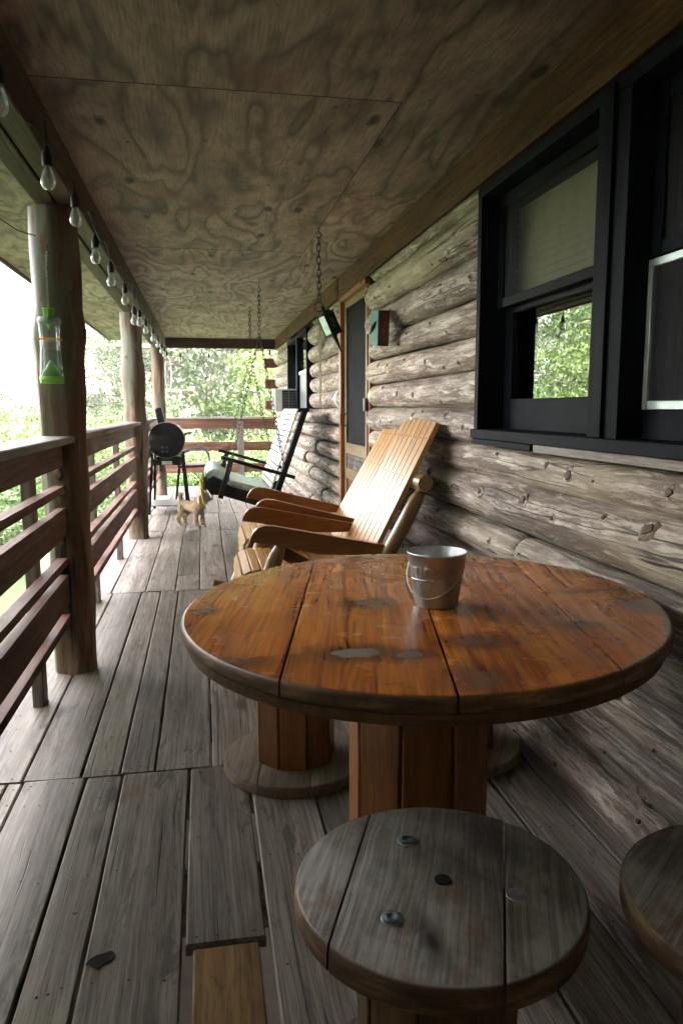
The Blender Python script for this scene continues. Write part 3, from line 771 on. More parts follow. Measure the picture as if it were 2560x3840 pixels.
# railings
levels = [(1.070, .965, .038), (.880, .848, .045), (.780, .655, .036), (.553, .520, .045), (.475, .345, .036), (.292, .255, .045)]
def railing(y0, y1, label, posts_y):
    c = (-.66, (y0+y1)/2, 0); t = thing('railing', label, 'railing', c, 'plank railings between the log posts')
    mb = MB(); mb.box((-.635, (y0+y1)/2, 1.086), (.15, y1-y0, .030), axis=1, bev=.004, jit=.001); mb.build('cap_rail', M['cap'], t, c)
    for (a, b, th) in levels:
        mb = MB(); n_ = 10
        # board with waney edges
        vs, gs, fs = [], [], []; sd = random.random()*40
        for i in range(n_+1):
            y = y0+.0+(y1-y0)*i/n_
            za = a + (.006 if a-b > .06 else .002)*mn.noise(Vector((y*2, sd, 0))); zb = b + (.006 if a-b > .06 else .002)*mn.noise(Vector((y*2, sd, 7)))
            for (x, z) in ((-.615, za), (-.615-th, za), (-.615-th, zb), (-.615, zb)): vs.append((x, y, z)); gs.append((y, z, x))
        for i in range(n_):
            for j in range(4): fs.append((i*4+j, i*4+(j+1) % 4, (i+1)*4+(j+1) % 4, (i+1)*4+j))
        fs += [(0, 1, 2, 3), tuple(n_*4+j for j in (3, 2, 1, 0))]
        mb.add(vs, fs, gs, None); mb.build('rail', M['rail'], t, c)
    for py in posts_y:
        mb = MB(); mb.box((-.695, py, .52), (.045, .085, 1.09), axis=2, bev=.004); mb.build('baluster', M['cap'], t, c)
railing(-1.8, 3.535, 'near section of plank railing in front of the first log post', (-.4, 1.4, 3.2))
railing(3.73, 7.245, 'plank railing section between the two nearest log posts', (4.92, 6.35))
railing(7.44, 10.96, 'plank railing section behind the black barrel grill', (8.6, 9.9))
c = (.35, 11.95, 0); t = thing('railing', 'red-brown railing across the far end of the porch', 'railing', c, 'plank railings between the log posts')
mb = MB(); mb.box((.33, 11.93, 1.075), (1.85, .15, .03), axis=0, bev=.004); mb.build('cap_rail', M['cap'], t, c)
for a, b in ((1.057, .91), (.71, .572), (.375, .235)):
    mb = MB(); mb.box((.33, 11.91, (a+b)/2), (1.84, .038, a-b), axis=0, bev=.005, jit=.002); mb.build('rail', M['rail'], t, c)
mb = MB(); mb.box((.57, 11.88, .53), (.10, .022, 1.0), axis=2, bev=.003); mb.build('baluster', M['cap'], t, c)
# black round fittings by the first post
mb = MB()
mb.tube([(-.73, 3.27, .602), (-.73, 3.31, .602)], .021, 14); mb.tube([(-.745, 3.40, .66), (-.745, 3.44, .66)], .018, 14); mb.tube([(-.73,3.30,.60),(-.74,3.36,.62),(-.745,3.41,.66)], .006, 6)
tag(mb.build('hose_fitting', M['black'], org=(-.73, 3.3, .6)), 'small black round hose fitting clipped outside the railing next to the first log post', 'hose fitting')

# ------------------------------------------------------------------ big window
wt = thing('window', 'large blue-black double window with a silver screen frame, above the table', 'window', (1.15, 2, 1.09))
# window belongs to the cabin
del wt['label']; del wt['category']; wt.parent = cab; wt.location = (1.15-CO[0], 2-CO[1], 1.09)
WO = (1.15, 2, 1.09)
def bxs(lst, name, mat, par, org, **kw):
    mb = MB()
    for (x0, x1, y0, y1, z0, z1) in lst: mb.box(((x0+x1)/2, (y0+y1)/2, (z0+z1)/2), (x1-x0, y1-y0, z1-z0), **{'bev': .002, **kw})
    return mb.build(name, mat, par, org)
bxs([(1.085, 1.245, 2.925, 2.965, 1.135, 2.069), (1.085, 1.245, 1.872, 2.035, 1.135, 2.069), (1.085, 1.245, .985, 1.025, 1.135, 2.069),
     (1.083, 1.246, .985, 2.965, 2.03, 2.07), (1.073, 1.25, .97, 2.972, 1.100, 1.136),
     (1.098, 1.108, 1.895, 1.912, 1.137, 2.03), (1.074, 1.084, 1.94, 1.99, 1.137, 2.06)], 'frame', M['navy'], wt, WO)
bxs([(1.088, 1.12, .9, 2.40, 1.072, 1.099)], 'sill_board', M['cap'], wt, WO)
bxs([(1.08, 1.12, 2.405, 2.97, 1.075, 1.0985)], 'sill_edge', M['navy'], wt, WO)
# left sashes
def sash(y0, y1, z0, z1, x0, x1, st, bot, top, nm='sash'):
    return bxs([(x0, x1, y1-st, y1, z0, z1), (x0, x1, y0, y0+st, z0, z1), (x0+.001, x1-.001, y0+st, y1-st, z0, z0+bot), (x0+.001, x1-.001, y0+st, y1-st, z1-top, z1)], nm, M['navy'], wt, WO)
sash(2.04, 2.922, 1.607, 2.028, 1.155, 1.185, .05, .034, .045)
bxs([(1.164, 1.165, 2.09, 2.872, 1.64, 1.984)], 'screen', M['wscreen'], wt, WO, bev=.0001)
sash(2.04, 2.922, 1.137, 1.615, 1.192, 1.222, .07, .118, .03)
bxs([(1.204, 1.2065, 2.11, 2.852, 1.255, 1.585)], 'pane', M['pane'], wt, WO, bev=.0001)
# right sashes
sash(1.03, 1.868, 1.607, 2.028, 1.155, 1.185, .045, .034, .045)
bxs([(1.164, 1.165, 1.075, 1.823, 1.64, 1.984)], 'screen', M['wscreen'], wt, WO, bev=.0001)
bxs([(1.206, 1.2085, 1.06, 1.84, 1.64, 1.984)], 'pane', M['pane'], wt, WO, bev=.0001)
bxs([(1.150, 1.166, 1.845, 1.866, 1.215, 1.60), (1.150, 1.166, 1.03, 1.05, 1.215, 1.60), (1.151, 1.165, 1.05, 1.845, 1.215, 1.238), (1.151, 1.165, 1.05, 1.845, 1.58, 1.601)], 'screen_frame', M['alum'], wt, WO)
bxs([(1.158, 1.159, 1.05, 1.845, 1.238, 1.58)], 'screen', M['wscreen'], wt, WO, bev=.0001)
bxs([(1.155, 1.19, 1.03, 1.868, 1.137, 1.214)], 'sash', M['navy'], wt, WO)
bxs([(1.206, 1.2085, 1.05, 1.85, 1.215, 1.60)], 'pane', M['pane'], wt, WO, bev=.0001)
# blind: slats drawn down behind the upper left sash
mb = MB()
for q in range(13): mb.box((1.245, 2.49, 1.63+.029*q), (.004, .90, .027), Matrix.Rotation(R(-30), 3, 'Y'), bev=.001, axis=1, tone=.5)
mb.build('blind', M['shade'], wt, WO)

# far window with the air conditioner
ft = bpy.data.objects.new('window', None); COL.objects.link(ft); ft.parent = cab; FO = (1.15, 9, 1.2); ft.location = tuple(a-b for a, b in zip(FO, CO))
def fb(lst, name, mat): return bxs(lst, name, mat, ft, FO)
fb([(1.09, 1.24, 9.86, 9.93, 1.2, 2.05), (1.09, 1.24, 8.90, 9.0, 1.2, 2.05), (1.09, 1.24, 8.06, 8.10, 1.2, 2.05), (1.088, 1.245, 8.06, 9.93, 2.02, 2.06)], 'frame', M['navy'])
fb([(1.07, 1.24, 8.02, 9.95, 1.185, 1.215), (1.11, 1.13, 8.10, 8.9, 1.60, 1.64)], 'sill', M['cream'])
fb([(1.13, 1.14, 8.10, 8.9, 1.215, 2.02), (1.15, 1.16, 9.0, 9.86, 1.215, 2.02)], 'pane', M['pane'])
fb([(1.125, 1.135, 8.10, 8.9, 1.215, 1.60)], 'lower_panel', M['greymetal'])
fb([(1.155, 1.20, 8.10, 8.9, 1.215, 2.02)], 'backing', M['cream'])
# AC
AO = (1.0, 9.2, 1.18)
ac = thing('air_conditioner', 'grey box air conditioner sticking out of the far window above the porch swing', 'air conditioner', AO)
bxs([(.845, 1.13, 9.05, 9.45, 1.18, 1.45)], 'case', M['cream'], ac, AO, bev=.008)
bxs([(.93, 1.10, 9.044, 9.049, 1.20, 1.43)], 'grille', M['black'], ac, AO, bev=.0005)
bxs([(.925, 1.105, 9.037, 9.043, 1.205+.018*q, 1.210+.018*q) for q in range(12)]+[(1.005, 1.012, 9.036, 9.0435, 1.2, 1.43)], 'louvre', M['greymetal'], ac, AO, bev=.0005)
bxs([(.835, .8445, 9.08, 9.42, 1.22, 1.42)], 'side_grille', M['greymetal'], ac, AO, bev=.001)

# ------------------------------------------------------------------ screen door
dt = bpy.data.objects.new('screen_door', None); COL.objects.link(dt); dt.parent = cab; DO = (1.14, 5.68, 0); dt.location = tuple(a-b for a, b in zip(DO, CO))
def db(lst, name, mat, **kw): return bxs(lst, name, mat, dt, DO, **kw)
db([(1.10, 1.25, 6.10, 6.175, 0, 2.095), (1.135, 1.25, 5.17, 5.215, 0, 2.095), (1.10, 1.25, 5.17, 6.175, 2.055, 2.094)], 'door_frame', M['pillar'])
db([(1.135, 1.165, 6.05, 6.098, .02, 2.053), (1.125, 1.165, 5.217, 5.262, .02, 2.053), (1.136, 1.164, 5.262, 6.05, 2.00, 2.053), (1.136, 1.164, 5.262, 6.05, .86, .945), (1.136, 1.164, 5.262, 6.05, .66, .745), (1.136, 1.164, 5.262, 6.05, .02, .18)], 'door_rail', M['yellow'])
mb = MB()
for q in range(13):
    y = 5.31+q*.058; prof = [(.008, .745), (.012, .76), (.007, .775), (.012, .80), (.007, .825), (.012, .845), (.008, .86)]
    mb.lathe(prof, (1.15, y, 0), 10)
mb.build('spindle', M['cap'], dt, DO)
db([(1.152, 1.153, 5.262, 6.05, .945, 2.0), (1.158, 1.159, 5.262, 6.05, .18, .66)], 'screen', M['screen'], bev=.0001)
db([(1.148, 1.150, 5.262, 6.05, .18, .655)], 'lower_panel', M['timber'])
db([(1.106, 1.124, 5.20, 5.255, 1.20, 1.29)], 'hinge', M['hinge'])
mb = MB(); mb.tube([(1.135, 6.06, 1.08), (1.095, 6.06, 1.09), (1.095, 6.06, 1.17), (1.135, 6.06, 1.18)], .008, 8); mb.build('handle', M['hinge'], dt, DO)
db([(1.20, 1.23, 5.215, 6.10, 0, 2.055)], 'inner_door', M['dark_room'])

# ================================================================== FURNITURE
random.seed(5)
def disc_boards(mb, prof, ctr, ax, by, rot, cuts, gap, gdir, seg=96):
    """disc of the given edge profile sawn into boards; cuts = signed offsets across gdir"""
    gd = Vector((math.cos(gdir), math.sin(gdir), 0)); nd = Vector((-gd.y, gd.x, 0)); c = Vector(ctr)
    tmp = MB(); tmp.lathe(prof, (0, 0, 0), seg, ax, by, rot)
    bounds = [-9] + sorted(cuts) + [9]
    for a, b in zip(bounds[:-1], bounds[1:]):
        bm = bmesh.new(); vv = [bm.verts.new(v) for v in tmp.v]
        for f in tmp.f: bm.faces.new([vv[i] for i in f])
        for off, sg in ((a, -1), (b, 1)):
            if abs(off) > 5: continue
            co = nd*(off - sg*gap/2)
            r_ = bmesh.ops.bisect_plane(bm, geom=bm.verts[:]+bm.edges[:]+bm.faces[:], plane_co=co, plane_no=nd*sg, clear_outer=True)
            ed = [e for e in r_['geom_cut'] if isinstance(e, bmesh.types.BMEdge)]
            nf = bmesh.ops.edgeloop_fill(bm, edges=ed)['faces']
            try: bmesh.ops.bevel(bm, geom=[e for f in nf for e in f.edges if (e.verts[0].co-e.verts[1].co).length > .05], offset=.002, segments=1, affect='EDGES')
            except Exception: pass
        bm.verts.index_update()
        dz = random.uniform(-.0012, .0012)
        vs = [v.co + c + Vector((0, 0, dz)) for v in bm.verts]; gs = [(v.co.dot(gd), v.co.dot(nd), v.co.z) for v in bm.verts]
        fs = [[v.index for v in f.verts] for f in bm.faces]; bm.free()
        mb.add(vs, fs, gs, None, None, True)
def edge_prof(z0, z1, r=.013, inset=0.):
    """profile of relative radius 1 with rounded rim (radial rounding in relative units ~ r/0.6)"""
    k_ = r/.6; p = []
    for i in range(7):
        a = math.pi/2*i/6; p.append((1-k_+k_*math.sin(a), z0+r-r*math.cos(a)))
    for i in range(7):
        a = math.pi/2*i/6; p.append((1-k_+k_*math.cos(a), z1-r+r*math.sin(a)))
    return p
def staves(mb, c, r, z0, z1, n, seed=0, rot0=0.):
    for q in range(n):
        a = rot0 + 2*math.pi*q/n; w_ = 2*r*math.tan(math.pi/n)*.985
        mb.box((c[0]+r*math.cos(a), c[1]+r*math.sin(a), (z0+z1)/2), (.022, w_, z1-z0), Matrix.Rotation(a, 3, 'Z'), axis=2, bev=.003)

# table
S_ = .92; TZ = .76; TC = (.5545*S_, 1.8609*S_, 0)
AX, BY, TROT = .673*S_, .601*S_, R(59.7)
kn_ = [(-.255,-.383,.062,.030,1.), (-.150,-.415,.034,.024,.8), (-.14,.006,.050,.028,.7), (-.56,.0,.022,.02,.5), (-.50,-.40,.045,.022,.15), (.02,-.35,.060,.030,.25), (-.055,-.575,.045,.050,.25), (.48,.02,.08,.012,.0), (-.02,.585,.03,.02,.6), (.045,.59,.025,.018,.6), (.53,-.14,.05,.045,1.), (.30,-.28,.03,.02,.3)]
M['table'] = table_mat('table_top_stain', [(a*S_, b*S_, c*S_*1.15, d*S_*1.25, e) for a, b, c, d, e in kn_], .985, AX, BY, TROT)
gd_ = math.atan2(1.10, .225)
nd_ = Vector((-math.sin(gd_), math.cos(gd_)))
def offs(p): return (Vector(p)*S_ - Vector(TC[:2])).dot(nd_)
cuts = [offs((.24, 1.90)), offs((.484, 1.49)), offs((.89, 1.82))]
tt = thing('spool_table', 'round orange-stained table with worn knots and four boards, on a stave drum', 'table', TC)
mb = MB(); disc_boards(mb, edge_prof(TZ-.032, TZ, .011), (TC[0], TC[1], 0), AX, BY, TROT, cuts, .0045, gd_, 120)
mb.build('tabletop', M['table'], tt, TC)
mb = MB(); disc_boards(mb, edge_prof(TZ-.058, TZ-.0335, .006), (TC[0], TC[1], 0), AX-.014, BY-.014, TROT, [-.2, .12], .002, gd_+math.pi/2, 120)
mb.build('under_disc', M['timber2'], tt, TC)
mb = MB(); staves(mb, (.500, 1.70), .153, .035, TZ-.059, 9, rot0=R(-100)); mb.build('drum', M['pillar'], tt, TC)
mb = MB(); disc_boards(mb, edge_prof(0.001, .035, .01), (.5, 1.70, 0), .27, .27, 0, [-.1, .1], .003, 0); mb.build('base_disc', M['deck'], tt, TC)

# stools
M['oldstave'] = wood('dark_old_staves', (.04,.022,.010), (.11,.065,.028), (.18,.115,.055), crack=.6, rough=.55, grain=40)
M['stool'] = table_mat('stool_top_weathered', [(-.052, -.135, .012, .035, 1.), (.13,.10,.03,.04,0.)], .95, .235, .235, 0., orange=False)
def stool(c, cuts, gdir, label, base_r=.23, drum=M['pillar'], bolts=True):
    t = thing('spool_stool', label, 'stool', (*c, 0), 'spool stools around the table')
    O = (*c, 0)
    mb = MB(); disc_boards(mb, edge_prof(.405, .45, .016), (*c, 0), .237, .237, 0, cuts, .004, gdir, 96)
    mb.build('seat', M['stool'], t, O)
    mb = MB(); staves(mb, c, .118, .035, .404, 9, rot0=R(20)); mb.build('drum', drum, t, O)
    mb = MB(); disc_boards(mb, edge_prof(0.001, .04, .014), (*c, 0), base_r, base_r, 0, [-.06, .11], .003, gdir); mb.build('base_disc', M['basedisc'], t, O)
    if bolts:
        for a in (R(100), R(-142), R(-28)):
            p = (c[0]+.125*math.cos(a), c[1]+.125*math.sin(a), .4515)
            mb = MB(); mb.lathe([(.0, .0018), (.0045, .0018), (.006, .003), (.0105, .0032), (.0165, .001), (.0175, -.001)], p, 24); mb.build('bolt', M['steel'], t, O)
        mb = MB(); mb.lathe([(.0, -.001), (.0125, -.001), (.0135, .0009), (.0128, .0009)], (c[0]+.006, c[1]+.0, .4518), 20); mb.build('painted_centre_hole', M['hole'], t, O)  # flat black disc painted as the shaded hole, none is cut
    return t
stool((.362, 1.105), [.145, -.105], R(68), 'grey round spool stool nearest the camera with three steel bolts in its seat', drum=M['oldstave'])
stool((.285, 2.47), [.05, -.09], R(80), 'spool stool under the left side of the table, showing honey staves and round base', .245)
stool((.872, .955), [-.1, .08], R(40), 'dark spool stool cut off by the right edge of the photo beside the log wall', drum=M['oldstave'])
stool((.86, 2.47), [-.07, .09], R(60), 'shadowed spool stool under the far wall side of the table behind its drum')

# bucket
BKO = (.530, 1.675, TZ+.0015)
bk = thing('metal_bucket', 'small galvanised metal bucket with embossed letters on the orange table', 'bucket', BKO)
mb = MB()
prof = [(.0, .002), (.0475, .002), (.0495, .0), (.0505, .003), (.0685, .1235), (.0700, .1245), (.0706, .1262), (.0698, .1278), (.0682, .1275), (.0672, .1245), (.0490, .006), (.0, .005)]
mb.lathe([(r, z) for r, z in prof], BKO, 64); mb.build('body', M['galv'], bk, BKO, angle=60)
# handle hangs on the camera side: bail pivots at both sides, resting low on the left-front
hdir = R(-128); piv = []
cx_, cy_, cz_ = BKO
pa = Vector((cx_+.069*math.cos(R(-38)), cy_+.069*math.sin(R(-38)), cz_+.100)); pb = Vector((cx_+.069*math.cos(R(142)), cy_+.069*math.sin(R(142)), cz_+.100))
outv = Vector((math.cos(hdir), math.sin(hdir), 0))
pts = []
for i in range(25):
    t_ = math.pi*i/24; q = (pa+pb)/2 + (pa-pb)/2*math.cos(t_)*1.0
    s_ = math.sin(t_)
    pts.append(q + outv*(.070*s_) + Vector((0, 0, -.072*s_)))
mb = MB(); mb.tube(pts, .0014, 8); mb.build('handle', M['alum'], bk, BKO)
def letters(txt, size, ang0, z, step, par):
    """embossed letters wrapped on the tapered bucket wall"""
    cu = bpy.data.curves.new('t', 'FONT'); cu.body = txt; cu.size = size; cu.extrude = .0009; cu.offset = .0004; cu.resolution_u = 3; cu.space_character = step
    ob = bpy.data.objects.new('t', cu); COL.objects.link(ob); dg = bpy.context.evaluated_depsgraph_get(); me = bpy.data.meshes.new_from_object(ob.evaluated_get(dg))
    bpy.data.objects.remove(ob)
    vs = []
    for v in me.vertices:
        h = z+v.co.y; rad = .0505+(.0685-.0505)*(h-.003)/.1205
        a = ang0 + v.co.x/rad; rr2 = rad+.0003+v.co.z
        vs.append((cx_+rr2*math.cos(a), cy_+rr2*math.sin(a), cz_+h))
    mb = MB(); mb.add(vs, [tuple(p.vertices) for p in me.polygons], vs, .5); return mb.build('embossed_text', M['galv'], par, BKO)
letters('TIQ', .036, R(-166), .074, 1.0, bk); letters('IALS', .014, R(-158), .050, 1.5, bk)
mb = MB(); mb.tube([(cx_+(.0505+.018*(.068/.12)+.0008)*math.cos(R(a)), cy_+(.0505+.018*(.068/.12)+.0008)*math.sin(R(a)), cz_+.068) for a in range(-176, -108, 6)], .0008, 6); mb.build('embossed_line', M['galv'], bk, BKO)

# ------------------------------------------------------------------ rocking chairs
def rocker(org, label):
    """front towards -x; built for the near chair (arms at y 3.37 and 4.02)"""
    t = thing('rocking_chair', label, 'rocking chair', org, 'varnished pine rocking chairs'); O = org
    # arms
    prof = [(.191, .628), (.196, .648), (.209, .672), (.228, .690), (.258, .700), (.30, .697), (.83, .590), (.846, .580), (.848, .566), (.835, .556), (.66, .553), (.50, .563), (.33, .607), (.24, .622)]
    for y in (3.37, 4.02):
        mb = MB(); mb.prism(prof, y-.022, y+.022, lambda u, v, w_: (u, w_, v)); mb.g = [(a, c*1., b) for a, b, c in mb.g]; mb.build('arm', M['pine_arm'], t, O)
    # back
    bx = lambda z: .735+(z-.50)*.50
    nsl = 7; W = .606; y0 = 3.392
    for q in range(nsl):
        a = y0+W*q/nsl+.0052; b = y0+W*(q+1)/nsl-.0052; hts = [1.146, 1.160, 1.168, 1.162, 1.172, 1.170, 1.158]
        top = 1.146+.020*math.sin(math.pi*min(1, .12+.88*q/nsl)); top2 = 1.146+.020*math.sin(math.pi*min(1, .12+.88*(q+1)/nsl))
        mb = MB(); zb = .42
        n = Vector((-1, 0, .5)).normalized()
        pl = []
        for (yy, zt) in ((a, top), (b, top2)):
            pl.append((yy, zb, zt))
        vs = []
        for off in (0, .022):
            for yy, z_ in ((a, zb), (b, zb), (b, top2), (a, top)):
                vs.append(Vector((bx(z_), yy, z_)) - n*off)
        mb.add(vs, [(0, 1, 2, 3), (7, 6, 5, 4), (0, 4, 5, 1), (1, 5, 6, 2), (2, 6, 7, 3), (3, 7, 4, 0)], [(v.z, v.y, v.x) for v in vs], None)
        sl_ = mb.build('back_slat', M['pine'], t, O)
        for zz in (.50, .90, 1.08):
            ym = (a+b)/2; p_ = Vector((bx(zz), ym, zz)) - Vector((-1, 0, .5)).normalized()*(-.0008)
            mb = MB(); mb.ball(tuple(p_), (.0022, .0042, .0042), 8); so_ = mb.build('screw', M['nail'], sl_, O)
    # rear log legs and rails
    for y in (3.355, 4.035):
        mb = MB(); mb.tube([(.60, y, .06), (.72, y, .32), (.83, y, .56), (.90, y, .69), (.955, y, .795), (.972, y, .826), (.985, y, .85)], [.036, .036, .036, .035, .034, .026, .020], 16); mb.build('rear_post', M['pinelog'], t, O)
    mb = MB(); mb.tube([(.988, 3.31, .880), (.988, 3.325, .880), (.988, 3.7, .880), (.988, 4.065, .880), (.988, 4.08, .88)], [.034, .040, .040, .040, .034], 20); mb.build('back_rail', M['pinelog'], t, O)
    mb = MB(); mb.tube([(.75, 3.33, .42), (.75, 4.06, .42)], .034, 14); mb.build('lower_back_rail', M['pinelog'], t, O)
    # front posts
    for y in (3.37, 4.02):
        mb = MB(); mb.tube([(.335, y, .607), (.327, y, .59), (.315, y, .565), (.30, y, .53), (.27, y, .44), (.20, y, .25), (.13, y, .06)], [.018, .024, .033, .036, .036, .036, .036], 16); mb.build('front_post', M['pinelog'], t, O)
        mb = MB(); mb.beam((.34, y+(.045 if y < 3.7 else -.045), .57), (.62, y+(.045 if y < 3.7 else -.045), .40), .03, .06); mb.build('brace', M['pine_arm'], t, O)
        mb = MB(); pts = []
        for i in range(13):
            u = i/12; x = .0+.95*u; z = .028+.13*(u-.5)**2*1.6; pts.append((x, y, z))
        mb.tube(pts, .028, 10, flat=.8); mb.build('rocker', M['pinelog'], t, O)
        mb = MB(); mb.beam((.20, y, .37), (.78, y, .40), .04, .06); mb.build('seat_rail', M['pinelog'], t, O)
    # seat slats over a rolled front
    sp = [(.158, .330, 80), (.153, .366, 84), (.150, .402, 82), (.156, .440, 62), (.185, .470, 25), (.225, .480, 4), (.27, .480, 2), (.315, .478, 2), (.36, .474, 4), (.405, .470, 6), (.45, .465, 6), (.495, .459, 6), (.54, .454, 6), (.585, .449, 4), (.63, .446, 2), (.675, .444, 2)]
    for x, z, a in sp:
        mb = MB(); mb.box((x, 3.695, z), (.036 if a > 40 else .040, .56, .016), Matrix.Rotation(R(-a), 3, 'Y'), axis=1, bev=.003); mb.build('seat_slat', M['pine'], t, O)
    return t
r1 = rocker((.5, 3.7, 0), 'nearer varnished pine rocking chair with log posts, right behind the table')
r2 = copy_tree(r1); r2.location = (.535, 4.47, .015); r2.rotation_euler = (0, .055, 0); r2['label'] = 'farther varnished pine rocking chair, mostly hidden behind its twin, beside the screen door'

# ------------------------------------------------------------------ porch swing
SO_ = (.45, 7.35, .5)
sw = thing('porch_swing', 'black framed porch swing with white and turquoise back slats hanging on chains', 'swing', SO_)
N_, FY = 6.76, 7.95
for y in (N_, FY):
    mb = MB(); mb.beam((.15, y, .795), (.80, y, .605), .075, .03); mb.build('arm', M['blackwood'], sw, SO_)
    mb = MB(); mb.beam((.235, y, .76), (.135, y, .43), .045, .05, (0, 1, 0)); mb.build('arm_post', M['blackwood'], sw, SO_)
    mb = MB(); mb.beam((.895, y, 1.20), (.62, y, .42), .05, .095, (0, 1, 0)); 
    mb.build('back_stile', M['blackwood'], sw, SO_)
    mb = MB(); mb.prism([(.010, .545), (.03, .60), (.085, .620), (.15, .585), (.22, .535), (.52, .445), (.78, .46), (.80, .40), (.62, .34), (.46, .352), (.14, .455), (.05, .463)], y+.02, y+.055, lambda u, v, w_: (u, w_, v)); mb.build('seat_side', M['blackwood'], sw, SO_)
mb = MB(); mb.prism([(.03, .50), (.06, .59), (.12, .57), (.12, .49), (.06, .475)], N_+.05, FY+.03, lambda u, v, w_: (u, w_, v)); mb.build('front_rail', M['blackwood'], sw, SO_)
for q in range(14):
    u = (q+.5)/14; z = .50+(1.215-.50)*u; x = .60+(.845-.60)*u-.01
    mb = MB(); mb.box((x, (N_+FY)/2+.0, z), (.014, FY-N_-.03, .0455), Matrix.Rotation(R(19), 3, 'Y'), axis=1, bev=.002, tone=[.55,.62,.7,.3,.6,.75,.8,.9,.97,.2,.75,.1,.7,.62][q]); mb.build('back_slat', M['white_slat'], sw, SO_)
mb = MB(); mb.beam((.885, N_-.02, 1.205), (.885, FY+.02, 1.205), .10, .035, bev=.004); mb.build('top_rail', M['blackwood'], sw, SO_)
for q in range(9):
    u = q/8; mb = MB(); mb.box((.20+.42*u, (N_+FY)/2+.02, .530-.085*u), (.045, FY-N_-.02, .014), Matrix.Rotation(R(11), 3, 'Y'), axis=1, bev=.002, tone=.7); mb.build('seat_slat', M['white_slat'], sw, SO_)
# mint cushion roll over the front edge
mb = MB(); nn = 16
cp = [(.0, .50), (-.006, .56), (.004, .625), (.035, .668), (.085, .69), (.13, .672), (.175, .625), (.24, .577), (.36, .545), (.5, .505), (.60, .478), (.60, .455), (.42, .495), (.22, .545), (.15, .592), (.08, .625), (.04, .60), (.025, .55), (.03, .50)]
vs, gs, fs = [], [], []
for i in range(nn+1):
    y = N_+.06+(FY-N_-.06)*i/nn
    for (x, z) in cp:
        d = .010*mn.noise(Vector((x*9, y*6, z*9))); vs.append((x+d, y, z+d)); gs.append((y, x, z))
k_ = len(cp)
for i in range(nn):
    for j in range(k_): fs.append((i*k_+j, i*k_+(j+1) % k_, (i+1)*k_+(j+1) % k_, (i+1)*k_+j))
fs += [tuple(range(k_)), tuple(nn*k_+j for j in reversed(range(k_)))]
mb.add(vs, fs, gs, .5, None, True); tag(mb.build('seat_cushion', M['mint'], org=(.3, 7.35, .5), angle=60), 'pale mint padded cover rolled over the front edge of the porch swing', 'cushion')
# chains
def chain(mb, p0, p1, pitch=.036, r=.0105, w_=.0032):
    p0, p1 = Vector(p0), Vector(p1); d = p1-p0; n = max(1, int(d.length/pitch)); ax = d.normalized()
    x = ax.cross(Vector((0, 1, 0))).normalized() if abs(ax.y) < .9 else Vector((1, 0, 0)); y = ax.cross(x)
    for i in range(n):
        c = p0+d*((i+.5)/n); sd = x if i % 2 else y; L = pitch*.66
        pts = []
        for j in range(12):
            a = 2*math.pi*j/12; pts.append(c + sd*math.cos(a)*r + ax*(math.sin(a)*r*.6 + (L-r*.6)*(1 if math.sin(a) > .01 else -1 if math.sin(a) < -.01 else 0)))
        mb.tube(pts, w_, 5, closed=True, tone=.5)
def hook(mb, p):
    x, y, z = p; mb.tube([(x, y, z+.01), (x, y, z-.02), (x+.012, y, z-.03), (x+.016, y, z-.045), (x, y, z-.058), (x-.014, y, z-.048)], .0035, 6)
for y, hy, vz in ((N_, 6.68, 1.86), (FY, 8.02, 1.76)):
    mb = MB(); hook(mb, (.50, hy, 2.262)); chain(mb, (.50, hy, 2.205), (.50, (y+hy)/2, vz), .034); mb.build('hanging_chain', M['chain'], sw, SO_)
    mb = MB(); chain(mb, (.50, (y+hy)/2, vz), (.19, y-.045, .55)); mb.build('chain', M['chain'], sw, SO_)
    mb = MB(); chain(mb, (.50, (y+hy)/2, vz), (.715, y-.045, .63)); mb.build('chain', M['chain'], sw, SO_)
# second sling seen nearer the rail: yellow-green ribbon bundle on the front corner
mb = MB()
for q in range(14):
    x0 = -.012+random.uniform(-.012, .012); y0 = 6.80+random.uniform(-.03, .03); pts = [(x0, y0, .66-random.uniform(0, .03))]
    dx = random.uniform(-.5, .35)
    for i in range(1, 7):
        u = i/6; pts.append((x0-.03*math.sin(u*3)*(1+dx)+.022*u+dx*.05*u, y0-.04*u+random.uniform(-.004, .004), pts[0][2]-(.22+.016*q)*u*.72))
    mb.tube(pts, [.005, .006, .008, .009, .010, .009, .005], 6, flat=.35, seed=q)
TO = (-.01, 6.8, .66); ts = thing('ribbon_tassel', 'yellow and green fringed tassel hanging off the porch swing above the dog', 'tassel', TO)
mb.build('yellow_fringe', M['tassel'], ts, TO)
mb = MB()
for q in range(8):
    x0 = .0+random.uniform(-.012, .016); y0 = 6.79+random.uniform(-.02, .02)
    mb.tube([(x0, y0, .68), (x0+.004, y0-.01, .60), (x0-.004, y0-.015, .5), (x0+.018, y0-.02, .40+.012*q), (x0+.03, y0-.02, .36+.012*q)], [.004, .007, .009, .009, .004], 6, flat=.35)
mb.build('green_fringe', M['tassel2'], ts, TO)

